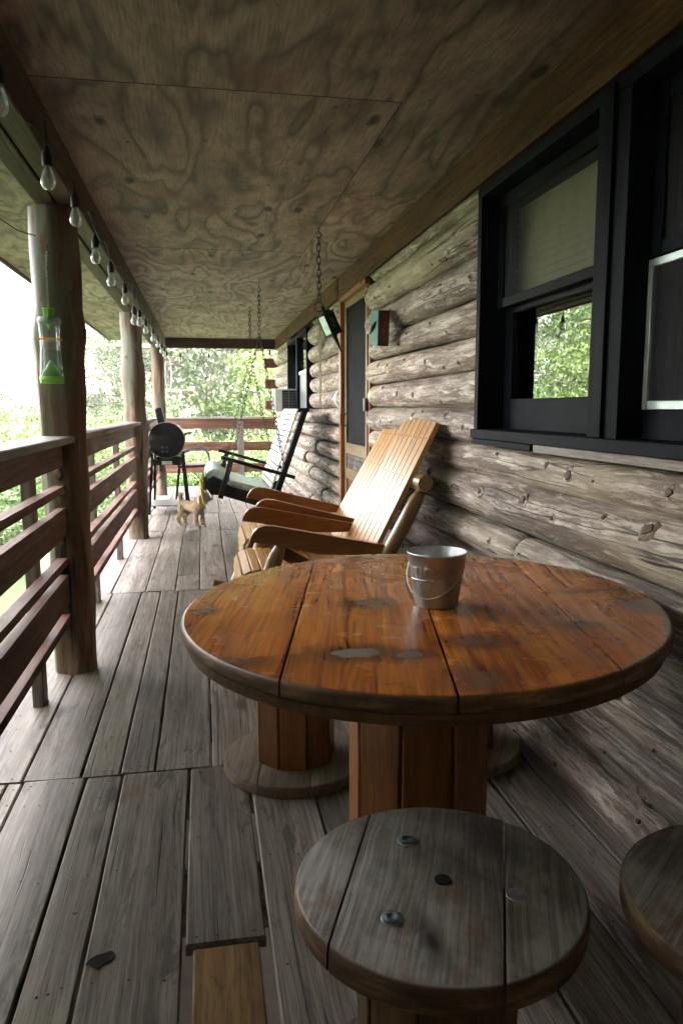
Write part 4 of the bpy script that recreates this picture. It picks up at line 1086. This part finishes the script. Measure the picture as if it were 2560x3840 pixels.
# ------------------------------------------------------------------ barrel grill
GO = (-.42, 9.25, 0); gr = thing('barrel_grill', 'black barrel charcoal grill on four legs with a tilted chimney beside the railing', 'grill', GO)
gx, gz_, r_ = -.417, .858, .203
mb = MB(); rot = Matrix.Rotation(R(-90), 4, 'X').to_3x3()
mb.lathe([(r_-.012, -.004), (r_-.003, -.001), (r_, .004), (r_, .60), (r_-.004, .604), (r_-.02, .606)], (gx, 8.95, gz_), 48, mat=rot); mb.build('drum', M['black'], gr, GO)
mb = MB(); mb.lathe([(r_+.003, 0), (r_+.006, .006), (r_+.006, .016), (r_+.003, .02)], (gx, 8.955, gz_), 48, mat=rot); mb.build('lid_rim', M['greymetal'], gr, GO)
mb = MB(); mb.beam((-.47, 9.2, 1.04), (-.515, 9.2, 1.225), .085, .085, (0, 1, 0), bev=.01); mb.build('chimney', M['black'], gr, GO)
mb = MB(); mb.tube([(-.222, 9.05, .915), (-.14, 9.05, .935), (-.14, 9.4, .935), (-.222, 9.4, .915)], .011, 8); mb.build('lid_handle', M['greymetal'], gr, GO)
mb = MB(); mb.box((gx, 8.955, .605), (.30, .012, .065), bev=.002); mb.box((gx, 9.53, .605), (.30, .012, .065), bev=.002); mb.box((gx-.15, 9.24, .605), (.012, .57, .065), bev=.002); mb.box((gx+.15, 9.24, .605), (.012, .57, .065), bev=.002); mb.build('cradle', M['black'], gr, GO)
mb = MB(); mb.box((gx-.0, 8.945, .600), (.115, .004, .04), bev=.001); mb.build('name_plate', M['alum'], gr, GO)
mb = MB()
for q in range(4):
    a = q*math.pi/2+math.pi/4; mb.box((gx-.02+.035*math.cos(a), 8.943, gz_-.105+.035*math.sin(a)), (.026, .004, .026), Matrix.Rotation(a, 3, 'Y'), bev=.001)
mb.build('vent', M['dark_room'], gr, GO)
for (x, y, sx) in ((-.58, 8.95, -.055), (-.25, 8.95, .06), (-.58, 9.53, -.03), (-.25, 9.53, .06)):
    mb = MB(); mb.beam((x, y, .70), (x+sx, y, .0), .030, .030, (0, 1, 0), bev=.003); mb.build('leg', M['black'], gr, GO)
mb = MB(); mb.box((-.413, 9.24, .10), (.40, .56, .014), bev=.003); mb.build('shelf', M['greymetal'], gr, GO)

# patio armchair
PO = (-.1, 10.6, 0); pc = thing('patio_armchair', 'metal patio armchair with curved tube arms behind the grill', 'armchair', PO)
for y in (10.35, 10.85):
    mb = MB(); mb.tube([(-.36, y, .60), (-.27, y, .625), (-.16, y, .68), (-.06, y, .70), (.03, y, .67), (.065, y, .60), (.075, y, .50), (.085, y, .25), (.10, y, .0)], .014, 10); mb.build('arm_tube', M['greymetal'], pc, PO)
    mb = MB(); mb.tube([(-.44, y, .95), (-.36, y, .60), (-.33, y, .44), (-.36, y, .2), (-.38, y, .0)], .013, 10); mb.build('rear_tube', M['black'], pc, PO)
    mb = MB(); mb.tube([(-.33, y, .44), (-.15, y, .452), (.075, y, .46)], .013, 10); mb.build('seat_tube', M['black'], pc, PO)
mb = MB(); mb.box((-.12, 10.6, .468), (.42, .48, .012), bev=.003); mb.build('seat', M['shedroof'], pc, PO)
mb = MB(); mb.beam((-.34, 10.6, .48), (-.43, 10.6, .93), .47, .012, (1, 0, 0), bev=.003); mb.build('backrest', M['shedroof'], pc, PO)
# pale box lying on the rail behind the middle post
mb = MB(); mb.box((-.63, 8.35, 1.125), (.11, .24, .045), Matrix.Rotation(.1, 3, 'Z'), bev=.006); mb.box((-.63, 8.38, 1.158), (.09, .18, .02), Matrix.Rotation(-.1, 3, 'Z'), bev=.004)
tag(mb.build('folded_cloth', M['white'], org=(-.63, 8.35, 1.10)), 'white folded cloth lying on the rail cap between middle post and grill', 'cloth')

# ------------------------------------------------------------------ lantern
LP = Vector((.692, 4.55, 1.825)); lt = thing('lantern', 'tilted black metal lantern with pale glass hanging from the ceiling on a chain', 'lantern', tuple(LP))
mb = MB(); hook(mb, (.692, 4.55, 2.262)); chain(mb, (.692, 4.55, 2.205), (.694, 4.55, 1.845), .036, .010, .003); mb.build('chain', M['chain'], lt, tuple(LP))
mb = MB(); mb.tube([tuple(LP+Vector((.028*math.cos(a*math.pi/9), 0, -.012+.028*math.sin(a*math.pi/9)))) for a in range(18)], .0028, 6, closed=True); mb.build('ring', M['chain'], lt, tuple(LP))
rt = Matrix.Rotation(R(-24), 3, 'Y') @ Matrix.Rotation(R(28), 3, 'Z')
def L_(v): return LP + Vector((.022, 0, -.018)) + rt @ Vector(v)
def lbox(mb, c, s): mb.box(tuple(L_(c)), s, rt, bev=.002)
mb = MB(); mb.tube([L_((0,0,.012)), L_((0,0,-.02))], .012, 10); lbox(mb, (0,0,-.024), (.05,.05,.008)); lbox(mb, (0,0,-.032), (.082,.082,.008)); mb.build('cap', M['black'], lt, tuple(LP))
mb = MB(); lbox(mb, (.004,0,-.100), (.070,.072,.125)); mb.build('body', M['black'], lt, tuple(LP))
mb = MB(); lbox(mb, (-.036,0,-.100), (.006,.058,.112)); mb.build('glass', M['licence'], lt, tuple(LP))
mb = MB(); lbox(mb, (-.036,.034,-.1), (.010,.005,.125)); lbox(mb, (-.036,-.034,-.1), (.010,.005,.125)); lbox(mb, (0,0,-.167), (.084,.084,.009)); mb.build('frame', M['black'], lt, tuple(LP))
mb = MB()
for q in range(5): lbox(mb, (.0+.007*((q*7)%3-1), -.0372, -.075-.012*q), (.022,.0015,.004))
mb.build('filigree', M['greymetal'], lt, tuple(LP))
mb = MB(); mb.tube([L_((0,0,-.17)), L_((0,0,-.185)), L_((0,0,-.26)), L_((0,0,-.275))], [.02, .013, .005, .007], 10); mb.build('finial', M['black'], lt, tuple(LP))

# turquoise block on the wall
QO = (1.04, 4.42, 1.68); pq = thing('wall_block', 'wood block with a turquoise painted face mounted on the logs beside the screen door', 'wood block', QO)
mb = MB(); mb.box((1.032, 4.42, 1.685), (.062, .205, .200), Matrix.Rotation(R(7), 3, 'X'), bev=.004); mb.build('block', M['timber'], pq, QO)
mb = MB(); mb.box((.998, 4.42, 1.685), (.006, .203, .198), Matrix.Rotation(R(7), 3, 'X'), bev=.001); mb.build('painted_face', M['teal'], pq, QO)
mb = MB(); mb.tube([(.993, 4.36, 1.715), (.985, 4.40, 1.69), (.988, 4.43, 1.685), (.992, 4.51, 1.66)], [.003, .012, .011, .003], 8); mb.build('metal_fitting', M['black'], pq, QO)
mb = MB(); mb.tube([(1.10, 5.32, 2.075), (1.075, 5.1, 2.10), (1.07, 4.9, 2.115), (1.075, 4.75, 2.14)], .004, 6)
tag(mb.build('wire_hook', M['cord'], org=(1.08, 5.0, 2.1)), 'bent dark wire sticking out over the top of the screen door frame', 'wire')
# licence-like tin on a log, dried twine bundle
mb = MB(); mb.tube([(1.187, 6.32, 1.30), (1.187, 6.44, 1.30)], .0885, 28, caps=False)
tag(mb.build('tin_patch', M['licence'], org=(1.12, 6.38, 1.30)), 'pale green tin sheet wrapped on a log left of the screen door', 'tin sheet')
mb = MB(); random.seed(9)
for q in range(26):
    y = 7.0+random.uniform(-.05, .05); x = 1.085; z0 = 1.98+random.uniform(-.03, .02); z1 = random.choice([1.75, 1.6, 1.42, 1.25, 1.2])+random.uniform(-.05, .05); pts = []; dy = random.uniform(-.02, .02)
    for i in range(9): u = i/8; pts.append((x-.012+random.uniform(-.006, .006), y*(1)+(.03*math.sin(u*6+q)+dy)*(1-.3*u)+random.uniform(-.008, .008)-(y-7.0)*u*.6, z0+(z1-z0)*u))
    mb.tube(pts, .0028, 5, seed=q)
tag(mb.build('twine_bundle', M['twine'], org=(1.08, 7, 1.98)), 'bundle of dried pale twine hanging on the logs between door and far window', 'twine')

# ------------------------------------------------------------------ insect trap
IO = (-.622, 3.42, 1.33); it = thing('insect_trap', 'clear and lime green hanging insect trap tied to the first log post', 'insect trap', IO)
ix, iy = -.622, 3.42
mb = MB(); mb.lathe([(.040, 1.326), (.046, 1.327), (.046, 1.338), (.049, 1.340), (.049, 1.352), (.046, 1.354)], (ix, iy, 0), 32)
for a in range(8): mb.box((ix+.0465*math.cos(a*.785), iy+.0465*math.sin(a*.785), 1.338), (.004, .004, .026), bev=.001)
mb.build('base_ring', M['green_pl'], it, IO)
mb = MB(); mb.lathe([(.044, 1.354), (.006, 1.422), (.004, 1.423), (.0, 1.423)], (ix, iy, 0), 32); mb.build('cone', M['green_pl'], it, IO)
mb = MB(); mb.lathe([(.0462, 1.353), (.044, 1.40), (.0405, 1.46), (.040, 1.50), (.0415, 1.54), (.044, 1.578)], (ix, iy, 0), 32); o_ = mb.build('cylinder', M['clear'], it, IO)
mb = MB(); mb.lathe([(.0, 1.3555), (.0445, 1.3555), (.0425, 1.40), (.0395, 1.462), (.0, 1.463)], (ix, iy, 0), 32); mb.build('water', M['water'], it, IO)
mb = MB(); mb.lathe([(.0, 1.573), (.046, 1.573), (.0475, 1.577), (.0475, 1.590), (.044, 1.598), (.0, 1.600)], (ix, iy, 0), 32); mb.build('lid', M['grey_pl'], it, IO)
mb = MB(); mb.lathe([(.0, 1.548), (.003, 1.549), (.012, 1.572)], (ix, iy, 0), 16); mb.box((ix, iy, 1.610), (.004, .042, .050), bev=.001); mb.box((ix, iy, 1.610), (.042, .004, .050), bev=.001); mb.lathe([(.0, 1.633), (.024, 1.633), (.026, 1.636), (.0, 1.639)], (ix, iy, 0), 20); mb.build('hanger', M['green_pl'], it, IO)
mb = MB(); mb.tube([(ix+.046*math.cos(a*2*math.pi/160)+.0035*math.cos(a*math.pi/2)*math.cos(a*2*math.pi/160), iy+.046*math.sin(a*2*math.pi/160)+.0035*math.cos(a*math.pi/2)*math.sin(a*2*math.pi/160), 1.508+.0045*math.sin(a*math.pi/2)) for a in range(160)], .0014, 5, closed=True); mb.build('coil_band', M['yellow_pl'], it, IO)
mb = MB(); mb.tube([(ix+.003*math.sin(q*1.3), iy+.003*math.cos(q*1.3)+(.0 if q < 18 else .03*(q-18)/6), 1.637+.0095*q) for q in range(26)], .0022, 5); mb.tube([(ix-.003*math.sin(q*1.3), iy-.003*math.cos(q*1.3)+(.0 if q < 18 else .03*(q-18)/6), 1.637+.0095*q) for q in range(26)], .0022, 5); mb.build('cord', M['twine'], it, IO)
mb = MB(); mb.tube([(ix, 3.54, 1.875), (ix, 3.47, 1.872), (ix, 3.448, 1.88), (ix, 3.445, 1.895)], .0025, 6); mb.build('nail', M['cord'], it, IO)

# ------------------------------------------------------------------ string lights
def string_lights(label, pts, bulbs, org):
    t = thing('string_lights', label, 'string lights', org)
    mb = MB(); mb.tube(pts, .0028, 6); mb.build('wire', M['cord'], t, org)
    for (x, y, z, drop, tilt) in bulbs:
        mb = MB(); top = z+.085
        mb.tube([(x, y, top+drop), (x+tilt*.5, y, top+drop*.4), (x, y, top)], .0022, 6); mb.lathe([(.0, .092), (.006, .092), (.0085, .085), (.012, .078), (.0135, .072), (.0165, .068), (.0165, .038), (.0145, .030), (.0, .030)], (x, y, z), 16); mb.build('socket', M['cord'], t, org)
        mb = MB(); mb.lathe([(.0115, .032), (.012, .022), (.0185, .006), (.0232, -.010), (.0235, -.020), (.020, -.033), (.012, -.041), (.0, -.0435)], (x, y, z), 20); mb.build('bulb', M['bulb'], t, org)
        mb = MB(); mb.tube([(x-.001, y, z+.03), (x-.003, y, z-.004), (x, y, z-.016), (x+.003, y, z-.004), (x+.001, y, z+.03)], .0011, 5); mb.build('filament', M['copper_rust'], t, org)
bl = [(2.10, 1.977), (2.71, 1.967), (3.264, 1.977), (3.83, 1.936), (4.44, 1.925), (5.21, 1.928), (5.86, 1.870), (6.36, 1.910), (7.03, 1.915), (8.05, 1.935), (8.9, 1.94), (9.7, 1.93), (10.4, 1.93), (11.1, 1.92)]
wp = []
ys_ = [-1.7] + [b[0] for b in bl] + [11.5]
for a, b in zip(ys_[:-1], ys_[1:]):
    for i in range(6):
        u = i/6; wp.append((-.497+.004*math.sin((a+b)*3+i), a+(b-a)*u, 2.125-.05*math.sin(math.pi*u)+.015*math.sin(a*5)))
wp.append((-.497, 11.5, 2.12))
string_lights('string of clear round bulbs along the inner face of the left porch beam', wp, [(-.473, y, z, 2.125+.015*math.sin(y*5)-z-.085, random.uniform(-.006, .006)) for y, z in bl], (-.49, 5, 2.1))
fb_ = [(-.30, 2.03), (.115, 2.035), (.80, 2.07), (1.02, 2.09)]
wp2 = [(-.5+1.62*i/30, 11.65, 2.095+.016*math.cos(i*.9)) for i in range(31)]
string_lights('short string of dark bulb sockets hanging under the far end beam', wp2, [(x, 11.65, z-.09, .03, 0) for x, z in fb_], (.3, 11.65, 2.1))
mb = MB(); mb.tube([(-1.30, 1.6, 2.24), (-1.1, 2.3, 2.12), (-.9, 2.95, 2.02), (-.74, 3.5, 1.96), (-.68, 3.535, 1.95)], .0022, 6)
tag(mb.build('loose_wire', M['cord'], org=(-.9, 2.9, 2.0)), 'thin loose wire running from the soffit to the first log post', 'wire')

# wire wheel hanging at the corner post
WHO = (-.465, 11.3, 1.72); wh = thing('hanging_wheel', 'white spoked wheel hanging edge-on beside the farthest log post', 'wheel', WHO)
mb = MB(); mb.tube([(WHO[0]+.035*math.cos(a*math.pi/18), WHO[1]+.12*math.cos(a*math.pi/18), WHO[2]+.25*math.sin(a*math.pi/18)) for a in range(36)], .010, 6, closed=True); mb.build('rim', M['white'], wh, WHO)
mb = MB()
for a in range(0, 36, 3): mb.tube([WHO, (WHO[0]+.035*math.cos(a*math.pi/18), WHO[1]+.12*math.cos(a*math.pi/18), WHO[2]+.25*math.sin(a*math.pi/18))], .0025, 4)
mb.build('spokes', M['greymetal'], wh, WHO)
mb = MB(); mb.tube([(WHO[0], WHO[1], WHO[2]+.25), (-.48, 11.4, 2.09)], .003, 5); mb.build('hanging_cord', M['cord'], wh, WHO)

# ------------------------------------------------------------------ dog
def skin_body(name, verts, edges, radii, root, lev=2):
    me = bpy.data.meshes.new(name); me.from_pydata(verts, edges, [])
    o = bpy.data.objects.new(name, me); COL.objects.link(o)
    sk_ = o.modifiers.new('s', 'SKIN'); sk_.use_smooth_shade = True
    if not me.skin_vertices: 
        bpy.context.view_layer.objects.active = o; bpy.ops.mesh.customdata_skin_add()
    for i, r in enumerate(radii):
        me.skin_vertices[0].data[i].radius = (r, r) if not isinstance(r, tuple) else r; me.skin_vertices[0].data[i].use_root = (i == root)
    ss = o.modifiers.new('u', 'SUBSURF'); ss.levels = lev; ss.render_levels = lev
    dg = bpy.context.evaluated_depsgraph_get(); m2 = bpy.data.meshes.new_from_object(o.evaluated_get(dg)); bpy.data.objects.remove(o)
    return m2
m = NT('curly_tan_fur'); tc = m.n('ShaderNodeTexCoord').outputs['Object']
n1 = m.noise(tc, 85., 3, .6, 1.2); n2 = m.noise(tc, 9., 3, .5)
c = m.mix(m.mr(n1, .3, .7), (.46,.34,.22), (.78,.64,.48)); c = m.mix(m.mr(n2, .4, .7, 0, .5), c, (.72,.60,.46))
m.p(base=c, rough=.95, normal=m.bump(n1, 1., .006)); M['fur'] = m
DG = (-.135, 7.98, 0)
hd = math.atan2(-.16, .17)     # heading: to the right and towards the viewer
fx, fy = math.cos(hd), math.sin(hd); sx_, sy_ = -fy, fx
def D(a, s, z): return (a*fx+s*sx_, a*fy+s*sy_, z)     # forward, side, up (local)
V = [D(-.10,0,.215), D(-.02,0,.205), D(.06,0,.205), D(.115,0,.225),            # 0-3 spine: pelvis, belly, chest, shoulder
     D(.150,0,.275), D(.175,0,.318), D(.215,0,.312), D(.252,0,.297),             # 4 neck,5 skull,6 face,7 muzzle
     D(-.125,.040,.20), D(-.112,.045,.125), D(-.165,.045,.085), D(-.150,.045,.022), D(-.125,.045,.014),   # 8-12 hind L
     D(-.125,-.040,.20), D(-.112,-.045,.125), D(-.165,-.045,.085), D(-.150,-.045,.022), D(-.125,-.045,.014), # 13-17 hind R
     D(.10,.042,.17), D(.098,.046,.10), D(.105,.046,.022), D(.125,.046,.014),      # 18-21 front L
     D(.10,-.042,.17), D(.098,-.046,.10), D(.105,-.046,.022), D(.125,-.046,.014),  # 22-25 front R
     D(-.155,0,.255), D(-.165,0,.30), D(-.15,.0,.345)]                             # 26-28 tail
E_ = [(0,1),(1,2),(2,3),(3,4),(4,5),(5,6),(6,7),(0,8),(8,9),(9,10),(10,11),(11,12),(0,13),(13,14),(14,15),(15,16),(16,17),(3,18),(18,19),(19,20),(20,21),(3,22),(22,23),(23,24),(24,25),(0,26),(26,27),(27,28)]
Rd = [.056,.056,.062,.058,.042,.050,.036,.022,.036,.024,.016,.014,.015,.036,.024,.016,.014,.015,.026,.019,.016,.016,.026,.019,.016,.016,.014,.014,.016]
bme = skin_body('body', V, E_, Rd, 1, 3)
for v in bme.vertices:
    p = v.co; nn_ = mn.noise(p*48)*.0075+mn.noise(p*110)*.004
    v.co = p + v.normal*nn_
    if v.co.z < .002: v.co.z = .002
bme.materials.append(M['fur'].m)
dg_ = bpy.data.objects.new('dog', None); COL.objects.link(dg_); dg_.location = DG
tag(dg_, 'small curly tan puppy standing on the deck under the tassel of the swing', 'dog')
bo = bpy.data.objects.new('body', bme); COL.objects.link(bo); bo.parent = dg_
fr = MB(); rf = random.Random(3)
vs, fs, ts_ = [], [], []
bme.calc_loop_triangles()
for tri in bme.loop_triangles:
    for q in range(2 if tri.area > 2e-6 else 1):
        a_, b_, c_ = (bme.vertices[i].co for i in tri.vertices); u, v = rf.random(), rf.random()
        if u+v > 1: u, v = 1-u, 1-v
        p = a_+(b_-a_)*u+(c_-a_)*v; n_ = tri.normal
        if p.z < .02: continue
        t_ = (n_.cross(Vector((rf.gauss(0,1), rf.gauss(0,1), rf.gauss(0,1))))).normalized(); L = rf.uniform(.006, .014)
        d_ = (n_*.8+t_*.9+Vector((0, 0, -.35))).normalized()*L; sd_ = n_.cross(d_).normalized()*.0014
        k0 = len(vs); vs += [p-sd_, p+sd_, p+d_*.6+sd_*.8, p+d_]; fs.append((k0, k0+1, k0+2, k0+3)); 
fr.add(vs, fs, vs, .5, off=(0, 0, 0)); fr.build('fur', M['fur'], dg_, recalc=False)
for s_ in (-1, 1):
    mb = MB(); pts = [D(.165, s_*.045, .345), D(.160, s_*.062, .325), D(.162, s_*.066, .290), D(.168, s_*.062, .262)]
    mb.tube(pts, [.012, .022, .026, .014], 10, flat=.45, wob=.3); mb.build('ear', M['fur'], dg_)
    mb = MB(); mb.ball(D(.226, s_*.022, .330), .0065, 8); mb.build('eye', M['black'], dg_)
    for a_ in (.115, -.14):
        mb = MB(); mb.ball(D(a_+.02, s_*.0455, .010), (.017, .017, .010), 10); mb.build('paw', M['tassel2'] if False else M['twine'], dg_)
mb = MB(); mb.ball(D(.277, 0, .305), .010, 8); mb.build('nose', M['black'], dg_)

# ================================================================== FAR SHED
HO = (1.95, 26, -2.2); sh = thing('shed', 'distant shed with a faded reddish roof beyond the far railing', 'shed', HO)
mb = MB(); mb.box((2.05, 26, -1.2), (1.5, 2.2, 2.7), bev=.02); mb.build('wall', M['white'], sh, HO)
mb = MB(); mb.prism([(1.05, .10), (2.0, .62), (3.0, .10), (3.0, .04), (2.0, .55), (1.05, .04)], 24.6, 27.4, lambda u, v, w_: (u, w_, v)); mb.build('roof', M['shedroof'], sh, HO)
mb = MB(); mb.box((1.75, 24.88, -.6), (.35, .03, .9), bev=.01); mb.build('door', M['timber'], sh, HO)

# ================================================================== TREES
def leaf_mat(name, a, b, c_):
    m = NT(name, 'ShaderNodeMixShader'); t = m.attr('tone').outputs['Fac']; k_ = m.attr('knot').outputs['Fac']
    col = m.mix(t, a, b); col = m.mix(m.mr(k_, 0, 1, 0, .6), col, c_)
    df = m.n('ShaderNodeBsdfPrincipled', {'Base Color': col, 'Roughness': .55}); tl = m.n('ShaderNodeBsdfTranslucent', {'Color': m.mix(.35, col, (.12,.20,.04))})
    m.set(m.b, 0, .38); m.t.links.new(df.outputs[0], m.b.inputs[1]); m.t.links.new(tl.outputs[0], m.b.inputs[2]); return m
M['leafA'] = leaf_mat('leaf_bright', (.022,.052,.012), (.062,.118,.028), (.10,.155,.042))
M['leafB'] = leaf_mat('leaf_grey_green', (.052,.072,.044), (.125,.152,.098), (.17,.185,.13))
M['leafC'] = leaf_mat('leaf_yellow_green', (.035,.070,.012), (.088,.145,.028), (.125,.175,.042))
M['bark'] = plain('tree_bark', (.11,.085,.065), .9, 0, .35, 14, .8)
def tree_mesh(h, r, nleaf, lsize, mat, seed, low=.15, squash=1.):
    """returns (trunk mesh obj, crown mesh obj); limbs carry leaf clumps"""
    rnd = random.Random(seed); tb = MB(); cb = MB()
    pts = [Vector((0, 0, -.4))]
    for i in range(1, 9): pts.append(Vector((.25*mn.noise(Vector((i*.4, seed, 0)))*h*.12, .25*mn.noise(Vector((i*.4, seed, 9)))*h*.12, h*.92*i/8)))
    tb.tube(pts, [h*.022*(1-.85*i/8)+.01 for i in range(9)], 8, wob=.15, seed=seed)
    tips = []
    nl = 20
    for i in range(nl):
        u = low+(1-low)*((i+rnd.random()*.6)/nl); z = h*u*.95; a = i*2.4+rnd.random()
        # crown outline
        rad = r*math.sin(math.pi*min(1, .12+.88*((1-u)/(1-low))**.75))*rnd.uniform(.7, 1.15)
        base = pts[min(8, max(1, int(u*8)))]; base = Vector((base.x, base.y, min(z, h*.9)))
        tip = base + Vector((math.cos(a)*rad, math.sin(a)*rad, rad*rnd.uniform(.0, .5)))
        mid_ = base.lerp(tip, .5)+Vector((0, 0, -.04*h*rnd.random()))
        tb.tube([base, mid_, tip], [h*.008+.006, h*.005+.004, .004], 5, caps=False)
        for q in range(7):
            p = base.lerp(tip, rnd.uniform(.35, 1.12)); tips.append((p+Vector((max(-.2*r, min(.2*r, rnd.gauss(0, .12*r))), max(-.2*r, min(.2*r, rnd.gauss(0, .12*r))), rnd.gauss(0, .07*h*.5))), rnd.uniform(.13, .30)*r, rnd.random()))
    tips += [(Vector((rnd.gauss(0, .2*r), rnd.gauss(0, .2*r), h*rnd.uniform(.8, 1.0))), .2*r, rnd.random()) for q in range(12)]
    per = nleaf//len(tips)
    V_, F_, T_, K_ = [], [], [], []
    for (p, cr_, ct) in tips:
        for q in range(per):
            d = Vector((rnd.gauss(0, 1), rnd.gauss(0, 1), rnd.gauss(0, .75)))*cr_*.62
            if d.length > 1.15*cr_: d *= 1.15*cr_/d.length
            c = p+d; n = (Vector((rnd.gauss(0, 1), rnd.gauss(0, 1), rnd.gauss(.6, 1)))).normalized()
            a_ = n.cross(Vector((rnd.gauss(0, 1), rnd.gauss(0, 1), rnd.gauss(0, 1)))).normalized(); b_ = n.cross(a_); s = lsize*rnd.uniform(.6, 1.3)
            i0 = len(V_); V_ += [c-a_*s*.5, c+b_*s*.24+n*s*.05, c+a_*s*.5, c-b_*s*.24+n*s*.05]; F_.append((i0, i0+1, i0+2, i0+3)); tv = min(1, max(0, ct*.6+rnd.random()*.4)); T_ += [tv]*4; K_ += [ct if rnd.random() < .5 else 0]*4
    cb.v = [tuple(v) for v in V_]; cb.f = F_; cb.g = cb.v; cb.t = T_; cb.k = K_; cb.sm = [False]*len(F_)
    return tb, cb
def make_tree(name, label, cat, loc, spec, group=None):
    tb, cb = spec; t = thing(name, label, cat, loc, group)
    tb.build('trunk', M['bark'], t, (0, 0, 0)); o = cb.build('crown', spec_mat[id(spec)], t, (0, 0, 0), recalc=False); return t
spec_mat = {}
protos = {}
def proto(key, *a, mat): sp = tree_mesh(*a); spec_mat[id(sp)] = M[mat]; protos[key] = (sp, [])
proto('broad', 7.0, 2.3, 15000, .15, None, 1, .12, mat='leafA')
proto('pale', 6.2, 2.0, 9000, .13, None, 2, .18, mat='leafB')
proto('yellow', 6.5, 2.2, 13000, .15, None, 3, .10, mat='leafC')
proto('bush', 2.6, 1.6, 9000, .11, None, 4, .03, mat='leafA')
def put(key, x, y, s, label, rz=0, z=None, name=None, sz=None):
    sp, made = protos[key]; z = GZ-.012*max(0, math.hypot(x, y-5)-8)*.5 if z is None else z
    nm = name or ('bush' if key == 'bush' else 'tree'); grp = None
    if not made: t = make_tree(nm, label, nm, (x, y, z), sp); made.append(t)
    else: t = copy_tree(made[0]); t.name = nm; t.location = (x, y, z)
    t['label'] = label; t['category'] = nm
    t.scale = (s, s, sz or s); t.rotation_euler = (0, 0, rz); return t
W_ = 'wood beyond the porch'
# left of the first post
put('bush', -3.9, 14.5, 1.0, 'bright green bush low behind the near railing at the left edge', .3)
put('bush', -5.4, 17.5, 1.25, 'larger green bush behind the low one at the left edge', 1.3)
put('broad', -6.4, 24, .52, 'bright leafy tree rising left of the first log post', .5)
put('yellow', -4.9, 26, .50, 'yellow-green tree seen just above the near rail cap', 2.5)
put('bush', -3.0, 17.5, .95, 'leafy bush seen through the rails between the first and middle posts', 2.1)
put('bush', -2.2, 21, 1.1, 'bush with pale leaves behind the rails beside the middle post', 4.1)
put('pale', -3.3, 29, .95, 'pale grey-green tree with sparse crown between the first and middle posts', 1)
put('broad', -4.4, 31, .52, 'green tree lower and farther between the first and middle posts', 3)
put('pale', -2.0, 27, 1.12, 'tall pale tree seen right beside the middle log post', 2)
# the far end
put('pale', -1.15, 22, 1.35, 'tall grey-green tree filling the left of the far porch opening', 4)
put('pale', .15, 24, 1.35, 'grey-green tree in the middle of the far porch opening', .2)
put('yellow', 1.5, 22.5, 1.12, 'bright yellow-green tree behind the swing chains', 1.2)
put('yellow', 3.0, 26, 1.25, 'yellow-green tree behind the corner timbers', 3.3)
put('broad', .9, 30, 1.35, 'darker green tree far behind the swing chains', 5.3)
put('broad', -.8, 31, 1.30, 'darker green tree far behind the grill', 2.3)
put('bush', -.7, 18, .9, 'bush seen low through the far railing left part', .9)
put('bush', .6, 17.5, .8, 'bush seen low through the far railing centre', 3.1)
put('bush', 1.9, 18.6, .9, 'bush seen low through the far railing near the swing', 5.1)
put('pale', 3.8, 33, 1.5, 'tall pale tree far behind the corner timbers', 1.9)
put('pale', -2.4, 35, 1.35, 'pale tree far behind the middle post', 5.9)
put('pale', .3, 34, 1.65, 'tallest pale tree in the far wood behind the railing', 2.9)
put('yellow', 2.0, 32, 1.4, 'yellow-green tree far behind the swing', 4.9)
# seen in the window glass
put('broad', -8.5, 20, 1.0, 'big green tree mirrored in the lower window pane', .7)
put('yellow', -7.0, 16, .85, 'yellow-green tree mirrored at the left of the lower window pane', .7)
put('pale', -11, 25, 1.3, 'tall grey-green tree mirrored in the upper part of the window glass', 2.7)
put('broad', -12.5, 31, 1.3, 'farther green tree mirrored in the window glass', 3.7)
put('yellow', -10, 20, 1.0, 'tree mirrored at the right of the lower window pane', 1.7)
put('broad', -4.0, 2.0, 1.0, 'unseen big tree added left of the porch to darken its near end', 1.1)  # from here on, unseen greenery added to darken the near porch
put('broad', -4.4, -.1, 1.0, 'unseen big tree added behind the camera to cut light on the porch', 2.1)
put('bush', -4.2, .3, 1.35, 'unseen big bush added behind the camera side to block low light', 1.2)
put('bush', -3.7, 3.2, 1.0, 'unseen dense bush added by the near railing to block light', 2.2)
put('yellow', -3.7, 4.3, .72, 'unseen smaller tree added close to the porch railing for shade', 2.1)

# ================================================================== HAZE added to pale the far trees
hb = MB(); hb.box((-2, 25, 5.2), (70, 84, 17), bev=.01)
hz = NT('added_haze'); hz.t.nodes.remove(hz.b)
pv = hz.n('ShaderNodeVolumePrincipled', {'Color': (.93,.96,.95), 'Density': .0009, 'Anisotropy': .2}); hz.t.links.new(pv.outputs[0], hz.out.inputs['Volume'])
ho = hb.build('haze', hz); ho['kind'] = 'stuff'
